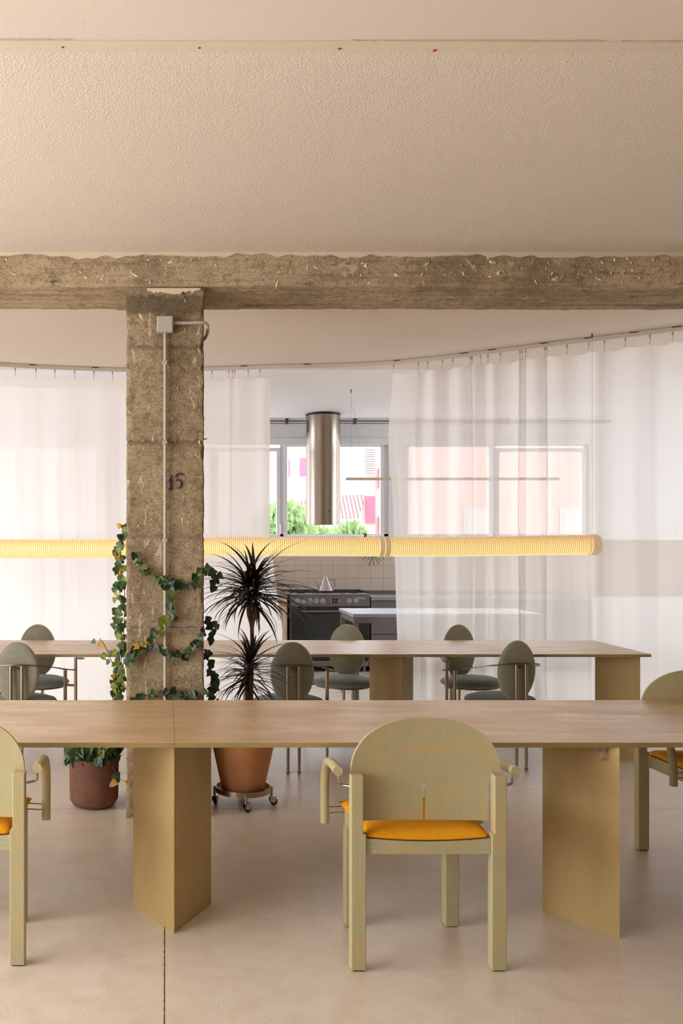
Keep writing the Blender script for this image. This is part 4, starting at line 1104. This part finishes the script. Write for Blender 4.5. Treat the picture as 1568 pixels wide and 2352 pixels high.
# ------------------------------------------------------------------ dracaena in a terracotta pot
DX, DY = .44, 5.44
tro = thing('plant_trolley', 'round grey metal plant trolley on four small casters', 'plant stand', (DX, DY, 0))
MB().lathe([(0, .082), (.150, .082), (.150, .108), (.157, .108), (.157, .078), (0, .078)], 48).obj('ring_tray', M['bronze'], tro, True, None, 40)
for a, rot in ((-PI/2+.02, .6), (-.05, .2), (PI-.05, 1.2), (PI/2, .4)):
    cx, cy = .160*math.cos(a), .160*math.sin(a)
    c = MB(); c.tube([(cx, cy, .048), (cx, cy, .105)], .0085, 12); c = c.obj('caster', M['bronze'], tro, True)
    m4 = Matrix.Translation((cx, cy, 0)) @ Matrix.Rotation(rot, 4, 'Z')
    b = MB(); b.box(-.010, .024, -.014, -.012, .020, .050, m4); b.box(-.010, .024, .012, .014, .020, .050, m4); b.box(-.014, .026, -.014, .014, .048, .051, m4)
    b.obj('fork', M['chrome'], c)
    MB().lathe([(0, -.009), (.017, -.009), (.021, -.006), (.021, .006), (.017, .009), (0, .009)], 24, mat=m4 @ Matrix.Translation((.014, 0, .021)) @ Matrix.Rotation(PI/2, 4, 'X')).obj('wheel', M['rubber'], c, True)
    MB().lathe([(0, -.0105), (.008, -.0105), (.008, .0105), (0, .0105)], 14, mat=m4 @ Matrix.Translation((.014, 0, .021)) @ Matrix.Rotation(PI/2, 4, 'X')).obj('hub', M['chrome'], c)
dr = thing('potted_dracaena', 'tall dark-leaved dracaena in a tapered terracotta pot on the trolley', 'plant', (DX, DY, .0825))
MB().lathe([(0, .0), (.115, 0), (.119, .006), (.172, .245), (.196, .355), (.205, .36), (.207, .40), (.196, .402), (.190, .37), (0, .36)], 56).obj('pot', M['terracotta'], dr, True, None, 50)
MB().lathe([(0, .372), (.19, .372), (.19, .36)], 32).obj('soil', M['soil'], dr)
do = Vector((DX, DY, .0825))
def tr(P, r, name='trunk'): MB().tube(catmull([Vector(p)-do for p in P], 6), [r[0]+(r[1]-r[0])*k/((len(P)-1)*6) for k in range((len(P)-1)*6+1)], 12).obj(name, M['bark'], dr, True)
tr([(.485, DY, .44), (.487, DY, .72), (.492, DY, .90), (.490, DY, 1.02)], (.013, .011))
tr([(.490, DY, 1.0), (.482, DY, 1.04), (.470, DY, 1.09), (.468, DY, 1.20)], (.010, .010), 'branch')
tr([(.490, DY, 1.0), (.500, DY, 1.05), (.508, DY, 1.10), (.512, DY, 1.22)], (.010, .010), 'branch')
tr([(.465, DY+.03, .44), (.47, DY+.03, .60), (.475, DY+.03, .78)], (.011, .009))
random.seed(77)
def dleaf(el, L, droop, wd):
    b = MB(); n = 8; p = Vector((0, 0, 0)); ang = el; pts = []
    for i in range(n+1):
        pts.append(p.copy()); p = p+Vector((math.cos(ang), 0, math.sin(ang)))*L/n; ang -= droop/n*(0.4+1.4*i/n)
        ang = max(ang, -PI/2+.05)
    prev = None
    for i, q in enumerate(pts):
        u = i/n; ww = wd*(.55+.45*math.sin(min(1, u*2.2)*PI/2))*(1-u**2.2)+.0003
        row = [b.bm.verts.new(q+Vector((0, -ww, ww*.35))), b.bm.verts.new(q), b.bm.verts.new(q+Vector((0, ww, ww*.35)))]
        if prev: b.bm.faces.new((prev[0], prev[1], row[1], row[0])); b.bm.faces.new((prev[1], prev[2], row[2], row[1]))
        prev = row
    me = bpy.data.meshes.new('leaf'); b.bm.to_mesh(me); b.bm.free(); me.materials.append(M['drac'])
    for pl in me.polygons: pl.use_smooth = True
    return me
DM = [dleaf(math.radians(e), random.uniform(.29, .37), random.uniform(.6, 1.35)+(.3 if 10 < e < 70 else 0), random.uniform(.0085, .0115)) for e in (76, 67, 58, 51, 45, 39, 33, 28, 23, 18, 13, 8, 3, -3, -9, -16, -24, -34)]
def head(c, n, zspread, sc0, lo=0):
    c = Vector(c)-do
    for k in range(n):
        u = (k+random.random())/n; idx = min(len(DM)-1, int(u**0.9*len(DM)))
        o = bpy.data.objects.new('leaf', DM[idx]); COL.objects.link(o); o.parent = dr
        o.location = c+Vector((0, 0, zspread*(.5-u)+random.uniform(-.01, .01)))
        o.rotation_euler = (random.uniform(-.12, .12), random.uniform(-.08, .08), random.uniform(0, 2*PI)); s = sc0*random.uniform(.75, 1.12); o.scale = (s*1.4, s*1.37, s*.96)
head((.468, DY, 1.215), 78, .10, .84); head((.512, DY, 1.225), 78, .10, .88)
head((.488, DY, .77), 72, .12, .66); head((.475, DY+.03, .73), 60, .14, .62)

b = MB(); random.seed(9)                # inner foliage too dense to pick apart
for (cx, cy, cz, sc0, n) in ((.468, DY, 1.21, .66, 34), (.512, DY, 1.22, .68, 34), (.488, DY, .78, .55, 26), (.475, DY+.03, .73, .52, 22)):
    for k in range(n):
        me = random.choice(DM[2:]); sc1 = sc0*random.uniform(.6, 1.05)
        T = Matrix.Translation(Vector((cx, cy, cz+random.uniform(-.06, .06)))-do) @ Euler((random.uniform(-.2, .2), random.uniform(-.1, .25), random.uniform(0, 2*PI))).to_matrix().to_4x4() @ Matrix.Diagonal((sc1*1.35, sc1*1.3, sc1, 1))
        base = [b.bm.verts.new(T @ v.co) for v in me.vertices]
        for p in me.polygons: b.bm.faces.new([base[i] for i in p.vertices])
o = b.obj('inner_foliage', M['drac'], dr, True, None, 180); o['kind'] = 'stuff'
